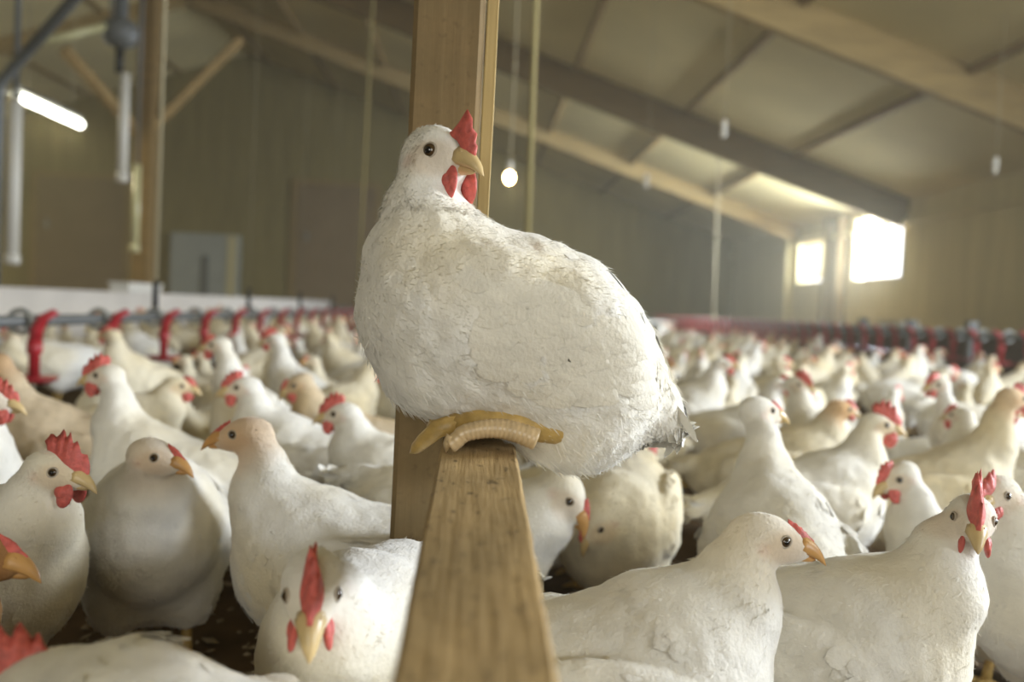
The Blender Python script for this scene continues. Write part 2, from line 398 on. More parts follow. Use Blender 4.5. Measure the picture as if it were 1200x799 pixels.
def surface_nets(fn, lo, hi, h):
    n = [int(math.ceil((hi[i] - lo[i]) / h)) + 1 for i in range(3)]
    ax = [np.arange(n[i], dtype=np.float32) * h + lo[i] for i in range(3)]
    G = np.stack(np.meshgrid(*ax, indexing='ij'), -1)
    D = fn(G)
    S = D < 0
    nx, ny, nz = n
    acc = np.zeros((nx - 1, ny - 1, nz - 1, 3), np.float32); cnt = np.zeros((nx - 1, ny - 1, nz - 1), np.float32)
    cor = [(i, j, k) for i in (0, 1) for j in (0, 1) for k in (0, 1)]
    sl = lambda c: (slice(c[0], nx - 1 + c[0]), slice(c[1], ny - 1 + c[1]), slice(c[2], nz - 1 + c[2]))
    for a in cor:
        for ax_ in range(3):
            if a[ax_] == 1: continue
            b = list(a); b[ax_] = 1; b = tuple(b)
            da = D[sl(a)]; db = D[sl(b)]; m = (da < 0) != (db < 0)
            t = np.where(m, da / np.where(m, da - db, 1), 0)
            off = np.zeros(m.shape + (3,), np.float32); off += np.array(a, np.float32); off[..., ax_] += t
            acc += off * m[..., None]; cnt += m
    act = cnt > 0
    idx = -np.ones(act.shape, np.int64); idx[act] = np.arange(act.sum())
    cell = np.argwhere(act)
    V = (cell + acc[act] / cnt[act][:, None]) * h + np.array(lo, np.float32)
    quads = []
    for ax_ in range(3):
        o1, o2 = [(1, 2), (2, 0), (0, 1)][ax_]
        A = S[tuple(slice(0, -1) if q == ax_ else slice(1, -1) for q in range(3))]
        B = S[tuple(slice(1, None) if q == ax_ else slice(1, -1) for q in range(3))]
        for flip, mk in ((False, A & ~B), (True, ~A & B)):
            e = np.argwhere(mk)
            if not len(e): continue
            base = e.copy()
            for q in range(3):
                if q != ax_: base[:, q] += 1
            def at(d1, d2):
                c = base.copy(); c[:, o1] += d1; c[:, o2] += d2; return idx[c[:, 0], c[:, 1], c[:, 2]]
            q4 = [at(-1, -1), at(0, -1), at(0, 0), at(-1, 0)]
            if flip: q4 = q4[::-1]
            quads.append(np.stack(q4, 1))
    return V, np.concatenate(quads)


def normals(V, Q):
    a = V[Q[:, 2]] - V[Q[:, 0]]; b = V[Q[:, 3]] - V[Q[:, 1]]
    fn = np.cross(a, b); N = np.zeros_like(V)
    for i in range(4): np.add.at(N, Q[:, i], fn)
    return N / (np.linalg.norm(N, axis=1, keepdims=True) + 1e-12), fn


def feather_cards(P, N, D, L, Wd, lift, R, rs):
    """rounded overlapping feathers at P, lying along D on a surface of normal N"""
    n = len(P)
    S = np.cross(N, D); S /= np.linalg.norm(S, axis=1, keepdims=True) + 1e-9
    ts = np.array([0, .35, .7, .9, 1.0]); ws = np.array([.45, .95, 1.0, .68, .16])
    V = np.zeros((n, 5, 3, 3)); 
    for i, (t, w) in enumerate(zip(ts, ws)):
        h = -0.0012 + lift * t - (t * L) ** 2 / (2 * R)
        for j, s in enumerate((-1, 0, 1)):
            hh = h - (abs(s) * w * Wd * .5) ** 2 / (2 * R) - (0.0006 if s else 0)
            V[:, i, j] = P + D * (t * L * (1 - .06 * abs(s)))[:, None] + S * (s * w * Wd * .5)[:, None] + N * hh[:, None]
    q = []
    for i in range(4):
        for j in range(2): q.append((i * 3 + j, i * 3 + j + 1, (i + 1) * 3 + j + 1, (i + 1) * 3 + j))
    Q = (np.arange(n)[:, None, None] * 15 + np.array(q)[None]).reshape(-1, 4)
    return V.reshape(-1, 3), Q


def fuzz_cards(P, N, D, L, Wd):
    """single fine barbs standing slightly off the plumage"""
    S = np.cross(N, D); S /= np.linalg.norm(S, axis=1, keepdims=True) + 1e-9
    V = np.stack([P - S * Wd[:, None] - N * .001, P + S * Wd[:, None] - N * .001, P + (D * .55 + N * .10) * L[:, None] + S * Wd[:, None] * .7, P + (D + N * .30) * L[:, None]], 1)
    Q = np.arange(len(P))[:, None] * 4 + np.array([0, 1, 2, 3])[None]
    return V.reshape(-1, 3), Q


def rotm(yaw=0, pitch=0, roll=0):
    return Matrix.Rotation(yaw, 3, 'Z') @ Matrix.Rotation(-pitch, 3, 'Y') @ Matrix.Rotation(roll, 3, 'X')


def vec(v): return np.array(v, np.float32)


def comb_mesh(size, npts=5, tall=1.0, seed=0):
    """serrated blade comb in the head's mid plane; head frame: beak +x, crown +z"""
    r = random.Random(seed); m = MB(); base = []; top = []
    K = npts * 4
    for i in range(K + 1):
        t = i / K; x = .034 - (.014 + .024 * size) * t; zb = .004 + .0150 * math.sin(min(1, (.034 - x) / .034) * math.pi * .5)
        env = (.30 + 1.0 * math.sin(math.pi * min(1, t * .80 + .10))) * .0165 * size * tall
        ph = (t * npts) % 1.0; saw = (.62 + .38 * (1 - abs(ph - .45) * 2))
        base.append((x, zb)); top.append((x - .004 * size * t, zb + max(.0018, env * saw)))
    V = []; Fs = []
    for i in range(K + 1):
        th = .0060 * (.5 + .5 * size) * math.sin(math.pi * min(.97, max(.08, i / K))) + .0008
        bx, bz = base[i]; tx, tz = top[i]
        lean = .002 * size * math.sin(i * .5 + seed)
        V += [(bx, -th, bz - .004), (bx * .5 + tx * .5, -th * .55 + lean * .5, bz * .5 + tz * .5), (tx, lean, tz), (bx * .5 + tx * .5, th * .55 + lean * .5, bz * .5 + tz * .5), (bx, th, bz - .004)]
    for i in range(K):
        for j in range(4): Fs.append((i * 5 + j, (i + 1) * 5 + j, (i + 1) * 5 + j + 1, i * 5 + j + 1))
    Fs += [tuple(range(5)), tuple(range((K) * 5 + 4, K * 5 - 1, -1))]
    return m.add(V, Fs)


def plate_comb(base, top, th):
    """blade between two rows of (x, z) points in the head's mid plane"""
    V = []; Fs = []; n = len(base)
    for (bx, bz), (tx, tz) in zip(base, top):
        for k in range(7):
            u = [0, .45, .85, 1, .85, .45, 0][k]; y = [-1, -.7, -.35, 0, .35, .7, 1][k] * th
            V.append((bx + (tx - bx) * u, y, bz + (tz - bz) * u))
    for i in range(n - 1):
        for j in range(6): Fs.append((i * 7 + j, (i + 1) * 7 + j, (i + 1) * 7 + j + 1, i * 7 + j + 1))
    Fs += [tuple(range(7)), tuple(range(n * 7 - 1, (n - 1) * 7 - 1, -1))]
    return MB().add(V, Fs)


def beak_mesh(gape=0.0):
    m = MB()
    # upper mandible: curved, hooked cone
    for up in (1, 0):
        V = []; Fs = []; n = 10; ks = 7
        for i in range(ks):
            t = i / (ks - 1)
            if up: x = .0235 + .0225 * t; z = -.0010 - .0095 * t ** 2.3; rh = .0095 * (1 - t ** 1.3) ** .62 + .0007; rw = .0088 * (1 - t) ** .62 + .0005
            else: x = .022 + .016 * t; z = -.0060 - .0022 * t - gape * t; rh = .0048 * (1 - t) ** .6 + .0004; rw = .0055 * (1 - t) ** .7 + .0004
            for k in range(n):
                a = 2 * math.pi * k / n
                zz = math.sin(a) * rh
                if up and zz < 0: zz *= .45
                V.append((x, math.cos(a) * rw, z + zz))
        for i in range(ks - 1):
            for k in range(n): Fs.append((i * n + k, (i + 1) * n + k, (i + 1) * n + (k + 1) % n, i * n + (k + 1) % n))
        Fs += [tuple(range(n)), tuple(range(ks * n - 1, (ks - 1) * n - 1, -1))]
        m.add(V, Fs)
    for s in (1, -1): m.ball((.0275, s * .0052, .0045), (.0026, .0012, .0013), n=6, m=4)   # nostril ridge
    return m


def wattle_mesh(size, s):
    m = MB(); rot = Matrix.Rotation(s * .12, 3, 'X') @ Matrix.Rotation(.15, 3, 'Y')
    m.ball((.0215, s * .0098, -.0080 - .0072 * size), (.0074 * (.45 + .55 * size), .0028, .0086 * size + .002), rot, 12, 8)
    m.ball((.018, s * .0105, -.008 - .005 * size), (.007 * (.5 + .5 * size), .003, .006), rot, 10, 6)
    return m


def eye_obj(s, parent, hm, fld, es=1.0):
    m = MB(); c = Vector((.0085, s * .008, .0035)); st = Vector((.08, s, .05)).normalized() * .0004
    while c.y * s < .03 and fld(np.array([tuple(hm @ c)], np.float32))[0] < -.0006: c += st
    c -= Vector((0, s * .0012, 0))
    nrm = Vector((.28, s * 1.0, .10)).normalized()
    rot = nrm.to_track_quat('Z', 'Y').to_matrix()
    m.ball(c, (.0043 * es, .0043 * es, .0032), rot, 14, 8); nf = len(m.F)
    m.ball(c + nrm * .0014, (.0029 * es, .0029 * es, .0021), rot, 12, 6)
    nb_ = len(m.F); a_ = nrm.orthogonal().normalized(); b_ = nrm.cross(a_)
    m.tube([c + (a_ * math.cos(q) + b_ * math.sin(q) * .86) * .0046 * es + nrm * .0009 for q in [2 * math.pi * k / 14 for k in range(15)]], .0009, 6, False)
    idx = [0] * nf + [1] * (nb_ - nf) + [2] * (len(m.F) - nb_)
    m.xf(hm)
    return mesh_obj('eye', m.V, m.F, None, parent, True, mats=[M['iris'], M['pupil'], M['lid']], mat_idx=idx)


def leg_mesh(hip, foot, sit=False, s=1):
    m = MB(); hip = Vector(hip); foot = Vector(foot)
    m.tube([hip, hip.lerp(foot, .35) + Vector((-.004, 0, 0)), hip.lerp(foot, .8), foot + Vector((0, 0, .008))], [.0105, .0075, .0072, .0085], 8)
    m.ball(foot + Vector((0, 0, .009)), (.011, .010, .008), None, 10, 6)
    for a, L in ((0, .05), (.62, .04), (-.62, .04), (math.pi + .3 * s, .022)):
        d = Vector((math.cos(a), math.sin(a), 0)); q = foot + Vector((0, 0, .006))
        m.tube([q, q + d * L * .35 + Vector((0, 0, .003)), q + d * L * .75 + Vector((0, 0, -.001)), q + d * L * 1.0 + Vector((0, 0, -.002)), q + d * (L * 1.0 + .008) + Vector((0, 0, -.005))],
               [.0062, .0052, .0044, .0030, .0006], 7)
    return m


def body_parts(hs=1.22, bs=1.13, pitch=0.0, head=(.135, 0, .35), hyaw=0.0, hpitch=0.0, hroll=0.0, fat=1.0, zoff=0.0, neck_r=1.0, sit=False, tail=1.0, custom=None, tuck=0.0, tailup=0.0):
    """primitives of one bird in its own frame (beak +x, floor z=0)"""
    Rp = rotm(0, pitch); piv0 = Vector((0, 0, .175)); piv = Vector((0, 0, .197 + zoff))
    def B(x, y, z): return piv + Rp @ (Vector((x, y, z)) - piv0) * bs
    RR = lambda yaw=0, p=0, r=0: np.array(Rp @ rotm(yaw, p, r))
    pr = []
    pr.append(('e', B(-.015, 0, .185), (.118, .080 * fat, .078), RR(), .0))
    pr.append(('e', B(.062, 0, .178), (.068, .071 * fat, .078), RR(), .05))
    pr.append(('e', B(-.085, 0, .185), (.070, .062 * fat, .060), RR(), .05))
    pr.append(('e', B(-.045, 0, .140), (.070, .060 * fat, .055), RR(), .05))
    pr.append(('c', B(-.120, 0, .205), B(-.172, 0, .222 + tailup), .034, .016, .04))
    pr.append(('e', B(-.176, 0, .226 + tailup), (.030 * tail, .026, .010), RR(0, .35), .02))
    for s in (1, -1):
        pr.append(('e', B(-.022, s * .074 * fat, .196), (.092, .0155, .050), RR(s * .09, -.16, s * .12), .012))
        pr.append(('e', B(-.095, s * .056 * fat, .196), (.058, .010, .026), RR(s * .22, -.02, s * .1), .014))
        if not sit: pr.append(('e', B(.0, s * .042, .118), (.040, .031, .045), RR(), .04))
    pr = [(p[0], p[1], tuple(v * bs for v in p[2]), p[3], p[4]) if p[0] == 'e' else (p[0], p[1], p[2], p[3] * bs, p[4] * bs, p[5]) for p in pr]
    nb = B(.078, 0, .212); hd = Vector(head)
    c1 = nb.lerp(hd, .38) + Vector((.012, 0, 0)); c2 = nb.lerp(hd, .72) + Vector((-.006, 0, 0.002))
    hm = rotm(hyaw, hpitch, hroll)
    back = hd + hm @ Vector((-.010, 0, -.006))
    pr.append(('c', nb, c1, .060, .038 * neck_r, .05)); pr.append(('c', c1, c2, .038 * neck_r, .0245 * neck_r, .03)); pr.append(('c', c2, back, .0245 * neck_r, .0185 * neck_r, .014))
    H = lambda x, y, z: hd + hm @ Vector((x, y, z)) * hs
    hr = np.array(hm)
    pr.append(('e', H(-.003, 0, .001), (.0255 * hs, .0175 * hs, .0180 * hs), hr, .012))
    pr.append(('e', H(.017, 0, -.0025), (.0165 * hs, .0098 * hs, .0112 * hs), hr, .010))
    neck = [nb, c1, c2, back]
    return pr, neck, hd, hm, B


def field(pr):
    def fn(P):
        d = None
        for p in pr:
            v = sd_ell(P, p[1], p[2], p[3]) if p[0] == 'e' else sd_cap(P, p[1], p[2], p[3], p[4])
            d = v if d is None else smin(d, v, p[-1])
        return d
    return fn


def seg_dist(V, a, b):
    a = vec(a); b = vec(b); ba = b - a; t = np.clip(((V - a) @ ba) / float(ba @ ba), 0, 1)
    return np.linalg.norm(V - a - t[:, None] * ba, axis=1)


def make_chicken(name, res=.006, cards=1200, mat_key='feather', comb=1.0, wattle=1.0, beak='beak', combtall=1.0, seed=1,
                 legs=True, parts=True, soil=0.0, face=1.0, sit=False, feet=None, custom_pr=None, card_scale=1.0, rough=1.0, spots=(), fuzz_n=2.0, fuzz_w=1.0, liftfn=None, sizefn=None, curl=1.0, eyes=1.0,
                 flowfn=None, headtan=0.0, gape=0.0, **kw):
    rs = np.random.RandomState(seed)
    hs = kw.get('hs', 1.22)
    pr, neck, hd, hm, B = body_parts(sit=sit, **kw)
    if custom_pr: pr = custom_pr(pr, neck, hd, hm, B)
    pts = []
    for p in pr:
        r = max(p[2]) if p[0] == 'e' else max(p[3], p[4])
        pts.append(np.array(p[1]) - r); pts.append(np.array(p[1]) + r)
        if p[0] == 'c': pts.append(np.array(p[2]) - r); pts.append(np.array(p[2]) + r)
    lo = np.min(pts, 0) - 2 * res; hi = np.max(pts, 0) + 2 * res
    V, Q = surface_nets(field(pr), lo, hi, res)
    N, fn = normals(V, Q)
    # fluff: low relief of the plumage
    hdv = vec(hd); hdist = np.linalg.norm(V - hdv, axis=1)
    amp = np.clip((hdist - .03) / .05, .12, 1) * .0026 * rough
    ofs = Vector((seed * 3.1, seed * 1.7, 0))
    dn = np.array([mnoise.noise(Vector(v) * 26 + ofs) + .6 * mnoise.noise(Vector(v) * 70 + ofs) for v in V.tolist()])
    V = V + N * (dn * amp)[:, None]
    # tint: skin of the face, yellowed and soiled plumage
    Hi = np.array(hm).T; loc = (V - hdv) @ np.array(hm) / hs
    tint = np.ones((len(V), 3))
    fd = np.sqrt(((loc[:, 0] - .012) / .016) ** 2 + ((loc[:, 2] + .001) / .0125) ** 2 + (np.maximum(0, .010 - np.abs(loc[:, 1])) / .010) ** 2 * .3)
    w = np.clip((1.25 - fd) / .45, 0, 1)[:, None] * np.clip(1 - hdist / .05, 0, 1)[:, None] ** .3 * face * .75
    tint = tint * (1 - w) + w * np.array([.80, .66, .53])
    ed = np.sqrt(((loc[:, 0] + .006) / .005) ** 2 + ((loc[:, 2] + .004) / .006) ** 2)
    w = np.clip(1.3 - ed, 0, 1)[:, None] * .22 * (hdist < .05)[:, None] * face
    tint = tint * (1 - w) + w * np.array([.75, .30, .22])
    if headtan:
        w = np.clip(1.4 - hdist / .045, 0, 1)[:, None] * headtan
        tint = tint * (1 - w) + w * np.array([.82, .55, .34])
    n2 = np.array([mnoise.noise(Vector(v) * 9 + ofs * 2) for v in V.tolist()])
    w = np.clip(n2 * 1.6 + .15, 0, 1)[:, None] * (.6 + soil * .4)
    tint = tint * (1 - w) + w * np.array([.97, .88, .66]) * tint
    for (sp, sr, sc, sa) in spots:
        dd = np.linalg.norm(V - vec(sp), axis=1); nn = np.array([mnoise.noise(Vector(v) * 160) for v in V.tolist()])
        w = np.clip(1.2 - dd / sr + nn * .9, 0, 1)[:, None] * sa * (dd < sr * 1.8)[:, None]
        tint = tint * (1 - w) + w * np.array(sc)
    t = empty(name)
    fm = M[mat_key]
    if cards:
        # sample the surface
        fuzz = int(cards * fuzz_n)
        A = np.linalg.norm(fn, axis=1); cum = np.cumsum(A) / A.sum()
        cand = cards * 4
        fi = np.searchsorted(cum, rs.rand(cand)); u = rs.rand(cand, 1); v_ = rs.rand(cand, 1)
        q = Q[fi]
        P = (V[q[:, 0]] * (1 - u) + V[q[:, 1]] * u) * (1 - v_) + (V[q[:, 3]] * (1 - u) + V[q[:, 2]] * u) * v_
        Nn = N[q[:, 0]]; tn = tint[q[:, 0]]
        hdist2 = np.linalg.norm(P - hdv, axis=1)
        nd = np.minimum(seg_dist(P, neck[1], neck[2]), seg_dist(P, neck[2], neck[3]))
        nd = np.minimum(nd, seg_dist(P, neck[0].lerp(neck[1], .5), neck[1]) - .01)
        wn = np.clip((.075 - nd) / .035, 0, 1)
        sz = .028 * (1 - wn) + .013 * wn
        sz = np.where(hdist2 < .05, .0065, sz)
        tail_d = P[:, 0] + .13
        sz = np.where(tail_d < 0, sz * 1.25, sz) * card_scale
        if sizefn: sz = sz * sizefn(P)
        keep = (rs.rand(cand) < (.0065 * card_scale / sz) ** 1.1 * 1.6)
        l2 = (P - hdv) @ np.array(hm)
        keep &= ~((hdist2 < .042 * hs) & (l2[:, 0] > -.004 * hs))
        P0, N0, t0_, hd0 = P, Nn, tn, hdist2
        idx = np.where(keep)[0][:cards]
        P, Nn, tn, sz, wn = P[idx], Nn[idx], tn[idx], sz[idx], wn[idx]
        axis_n = vec(neck[0] - neck[3]); axis_n /= np.linalg.norm(axis_n)
        D = (1 - wn)[:, None] * np.array([-1.0, 0, -.38]) + wn[:, None] * (axis_n + np.array([-.15, 0, 0]))
        if flowfn: D = flowfn(P, D, wn)
        D = D + rs.randn(*D.shape) * .13
        D -= Nn * np.sum(D * Nn, 1, keepdims=True); D /= np.linalg.norm(D, axis=1, keepdims=True) + 1e-9
        L = sz * (.8 + .4 * rs.rand(len(sz))); lift = L * .05 + .0016 * rs.rand(len(sz)) * rough
        if liftfn: lift = lift * liftfn(P)
        Vc, Qc = feather_cards(P, Nn, D, L, L * (.62 - .25 * wn), lift, (.095 - .045 * wn) * curl, rs)
        tc = np.repeat(tn * (1 - .05 * rs.rand(len(tn), 1)), 15, axis=0)
        pw = np.where(hd0 < .055 * hs, 7.0, 1.0); j = rs.choice(len(P0), fuzz, p=pw / pw.sum())
        Pf, Nf, tf, df = P0[j] + rs.randn(len(j), 3) * .0004, N0[j], t0_[j], hd0[j]
        lf = (Pf - hdv) @ np.array(hm)
        kp = ~((df < .040 * hs) & (lf[:, 0] > .002 * hs)); Pf, Nf, tf, df = Pf[kp], Nf[kp], tf[kp], df[kp]
        ndf = np.minimum(seg_dist(Pf, neck[1], neck[2]), seg_dist(Pf, neck[2], neck[3])); wf = np.clip((.075 - ndf) / .035, 0, 1)
        Df = (1 - wf)[:, None] * np.array([-1.0, 0, -.38]) + wf[:, None] * (axis_n + np.array([-.15, 0, 0]))
        if flowfn: Df = flowfn(Pf, Df, wf)
        Df = Df + rs.randn(*Df.shape) * .35; Df -= Nf * np.sum(Df * Nf, 1, keepdims=True); Df /= np.linalg.norm(Df, axis=1, keepdims=True) + 1e-9
        Lf = (.0045 + .0055 * rs.rand(len(Pf))) * np.where(df < .05 * hs, .6, 1.0)
        Lf = Lf * np.where((Nf[:, 2] < -.2) | (Pf[:, 0] < -.13), 1.5, 1.0)
        Vf, Qf = fuzz_cards(Pf, Nf, Df, Lf, (.00025 + .0003 * rs.rand(len(Pf))) * fuzz_w)
        Qc = Qc.tolist() + (Qf + len(Vc)).tolist(); Vc = np.concatenate([Vc, Vf]); tc = np.concatenate([tc, np.repeat(tf, 4, axis=0)])
    # tail and wing-tip feathers: longer blades
    fv = MB()
    if cards:
        for k in range(9):
            a = (k - 4) / 4.0
            root = B(-.155, a * .018, .222 + kw.get('tailup', 0) * .8); d = Vector((-1, a * .28, .38 - abs(a) * .12 + kw.get('tailup', 0) * 4)).normalized()
            if 'taildir' in CUR: d = Vector(CUR['taildir']) + Vector((0, a * .3, rs.randn() * .05)); d.normalize()
            if 'tailroot' in CUR: root = Vector(CUR['tailroot']) + Vector((0, a * .02, 0))
            L_ = .055 * (.8 + .3 * rs.rand()) * kw.get('tail', 1.0)
            s_ = d.cross(Vector((0, 0, 1))).normalized(); n_ = s_.cross(d)
            s_ = (s_ * math.cos(a * 1.0) + n_ * math.sin(a * 1.0)); pv = []
            for t_, w_ in ((0, .5), (.5, .9), (.85, .8), (1, .15)):
                c_ = root + d * L_ * t_ + n_ * (-.006 * t_ * t_)
                pv += [c_ - s_ * .006 * w_, c_ + n_ * .0012, c_ + s_ * .006 * w_]
            fv.add(pv, [(i * 3 + j, i * 3 + j + 1, i * 3 + j + 4, i * 3 + j + 3) for i in range(3) for j in range(2)])
    body = mesh_obj('body', V, Q, fm, t, True, tint)
    if cards:
        nV = len(Vc); allV = np.concatenate([Vc, np.array([tuple(v) for v in fv.V]).reshape(-1, 3)])
        allF = [tuple(f) for f in Qc] + [tuple(i + nV for i in f) for f in fv.F]
        mesh_obj('plumage', allV, allF, fm, t, True, np.concatenate([tc, np.ones((len(fv.V), 3))]))
    hm4 = Matrix.Translation(hd) @ hm.to_4x4() @ Matrix.Scale(hs, 4)
    if not isinstance(comb, (int, float)):
        comb.xf(hm4).build('comb', M['comb'], t, True)
    elif comb > 0:
        comb_mesh(comb, 5, combtall, seed).xf(hm4).build('comb', M['comb'], t, True)
    if wattle > 0:
        for s in (1, -1): wattle_mesh(wattle, s).xf(hm4).build('wattle', M['comb'], t, True)
    beak_mesh(gape).xf(hm4).build('beak', M[beak], t, True)
    for s in (1, -1): eye_obj(s, t, hm4, field(pr), eyes)
    if legs:
        for s in (1, -1): leg_mesh((-.005, s * .042, .13), (.012, s * .048, 0), sit, s).build('leg', M['leg'], t, True)
    HEADS[t.name] = field(pr)
    return t
CUR = {}; HEADS = {}

# ------------------------------------------------------------------ the beam the hen sits on, and its post
YH = 0.85                                               # distance of the perched hen
bc = W(561, 510.5, YH); slope = .058
bdir = Vector((0, 1, slope)).normalized()
bx = W(562, 311, 1).x                                    # the beam drifts very slightly sideways
bdir = Vector((W(562, 330, 1).x * 1.0, 1, slope)).normalized()
TH = .040
pa = bc + bdir * ((0.945 - YH) / bdir.y); pb = bc + bdir * ((-.75 - YH) / bdir.y)
off = Vector((0, 0, -TH / 2))


def timber(name, p, q, w, h, m, parent=None, nseg=60, wob=.0012, seed=0):
    """sawn timber with slightly worn, uneven edges"""
    p = Vector(p); q = Vector(q); d = (q - p).normalized(); r = d.cross(Vector((0, 0, 1))) if abs(d.z) < .9 else d.cross(Vector((0, -1, 0)))
    r.normalize(); u = r.cross(d); c = min(w, h) * .07; V = []; Fs = []
    prof = [(-w/2 + c, -h/2), (w/2 - c, -h/2), (w/2, -h/2 + c), (w/2, 0), (w/2, h/2 - c), (w/2 - c, h/2), (w/4, h/2), (0, h/2), (-w/4, h/2), (-w/2 + c, h/2), (-w/2, h/2 - c), (-w/2, 0), (-w/2, -h/2 + c)]
    n = len(prof)
    for i in range(nseg + 1):
        e = p.lerp(q, i / nseg)
        for j, (a, b) in enumerate(prof):
            k = wob * mnoise.noise(Vector((i * .55 + seed, j * 3.3, seed)))
            V.append(e + r * (a + k) + u * (b + k * .8))
    for i in range(nseg):
        for j in range(n): Fs.append((i * n + j, i * n + (j + 1) % n, (i + 1) * n + (j + 1) % n, (i + 1) * n + j))
    Fs += [tuple(range(n - 1, -1, -1)), tuple(range(nseg * n, nseg * n + n))]
    return mesh_obj(name, V, Fs, m, parent, False)

beam = timber('wooden_beam', pb + off, pa + off, .071, TH, M['wood'], nseg=110, wob=.0007)
tag(beam, 'weathered pine beam running from the camera to under the perched chicken', 'beam')
# post behind the hen
pt = W(530, 0, .99); pbm = W(505, 520, .99)
px_ = (pt.x + pbm.x) / 2
PZ = 3.2
post = timber('wooden_post', (px_ - .003, .99, 0), (px_ + .012, .99, ceil_z(px_) - .34), .078, .085, M['post_wood'], nseg=70, wob=.0008, seed=4)
tag(post, 'broad wooden post rising behind the perched chicken', 'post')
bt = timber('batten', (px_ + .046, .965, .52), (px_ + .066, .965, ceil_z(px_) - .36), .013, .020, M['pale_wood'], nseg=40, wob=.0006, seed=9)
tag(bt, 'thin pale yellow batten fixed up the right side of the broad post', 'batten')
# short leg that carries the near end of the beam, behind the camera
lg = timber('beam_support', (pb.x, pb.y + .05, 0), (pb.x, pb.y + .05, pb.z - TH - .001), .07, .07, M['post_wood'], nseg=10)
tag(lg, 'short post carrying the near end of the perch beam', 'post')

# ------------------------------------------------------------------ the perched hen
def lx(px, py, y=0.0): return Vector(((600 - px) * .00085, y, (510 - py) * .00085))


def perched(pr, neck, hd, hm, B):
    I = np.eye(3)
    T = lambda a: np.array(Matrix.Rotation(math.radians(a), 3, 'Y'))      # +: nose down
    o = []
    o.append(('e', lx(612, 398, .0), (.128, .088, .090), T(-14), 0))
    o.append(('e', lx(503, 385, .012), (.066, .070, .082), I, .05))
    o.append(('e', lx(520, 345, .005), (.072, .062, .066), I, .05))
    o.append(('e', lx(680, 462, .0), (.072, .076, .076), T(-20), .05))
    o.append(('e', lx(560, 432, .012), (.070, .058, .030), T(12), .04))
    o.append(('e', lx(635, 350, 0), (.072, .062, .048), T(-22), .04))
    o.append(('c', lx(725, 455), lx(768, 474), .042, .020, .04))
    o.append(('e', lx(770, 466), (.036, .026, .016), T(-48), .02))
    # folded wing on the near side and its mate
    for s in (1, -1):
        o.append(('e', lx(608, 382, s * .072), (.092, .024, .058), T(-18), .03))
        o.append(('e', lx(672, 396, s * .062), (.052, .022, .042), T(-34), .03))
        o.append(('e', lx(560, 345, s * .066), (.045, .022, .046), I, .014))
    nk = [lx(508, 335, .0), lx(490, 290, .004), lx(484, 250, .006), lx(486, 208, .0)]
    o.append(('c', nk[0], nk[1], .058, .042, .05)); o.append(('c', nk[1], nk[2], .042, .029, .03)); o.append(('c', nk[2], nk[3], .029, .023, .02))
    neck[:] = nk
    k = 1.0; hr = np.array(hm)
    H = lambda x, y, z: hd + hm @ Vector((x, y, z)) * 1.42
    o.append(('e', H(-.004, 0, .001), (.0265 * 1.42, .0185 * 1.42, .0215 * 1.42), hr, .02))
    o.append(('e', H(.014, 0, -.003), (.0125 * 1.42, .0110 * 1.42, .0125 * 1.42), hr, .012))
    # sitting thigh and hock folded under the belly
    o.append(('e', lx(640, 462, .052), (.050, .024, .026), T(0), .03))
    return o

top = [(.037, .003), (.0385, .009), (.0360, .012), (.0375, .017), (.0325, .021), (.0320, .027), (.0265, .0335), (.0215, .0265), (.0145, .0195)]
base = [(.031, -.003), (.030, 0.000), (.029, .003), (.027, .006), (.025, .009), (.022, .012), (.018, .014), (.015, .015), (.012, .016)]
CUR['taildir'] = (-.62, 0, -.72); CUR['tailroot'] = lx(772, 450)


def perch_flow(P, D, wn):
    b = (1 - wn)[:, None]
    rear = np.clip((-.02 - P[:, 0]) / .12, 0, 1)[:, None]; low = np.clip((.03 - P[:, 2]) / .05, 0, 1)[:, None]
    f = np.array([-1.0, 0, -.30]) * (1 - rear) + np.array([-.75, 0, -.75]) * rear
    f = f * (1 - low * .5) + np.array([-.2, 0, -1.0]) * low * .8
    return D * (1 - b) + f * b

hen = make_chicken('chicken', res=.0036, rough=1.3, curl=.85, eyes=1.22, cards=9000, seed=11, custom_pr=perched, flowfn=perch_flow, comb=plate_comb(base, top, .0038), wattle=1.45,
                   hs=1.40, head=tuple(lx(499, 191)), hyaw=math.radians(136), hpitch=math.radians(-6), hroll=math.radians(4), legs=False, card_scale=.82,
                   fuzz_n=1.7, fuzz_w=1.5, liftfn=lambda P: np.clip((.045 - P[:, 0]) / .05, .12, .35), sizefn=lambda P: 1 + .5 * np.clip((.05 - P[:, 0]) / .04, 0, 1) * np.clip((P[:, 2] - .04) / .03, 0, 1), spots=[(lx(600, 291, .02), .013, (.45, .28, .18), .75), (lx(617, 296, .045), .009, (.5, .33, .22), .7), (lx(580, 288, .03), .006, (.5, .35, .25), .6),
                          (lx(500, 305, .05), .012, (.62, .60, .52), .5), (lx(655, 375, .085), .006, (.6, .5, .38), .5), (lx(560, 375, .08), .005, (.6, .5, .38), .5),  # the larger grey spot is a painted shadow on the plumage
                          (lx(668, 482, .07), .004, (.45, .35, .25), .6)])
hen.location = W(600, 510, YH); hen.rotation_euler.z = math.pi
CUR.clear()
tag(hen, 'large white chicken perched on the wooden beam, head turned right', 'chicken')
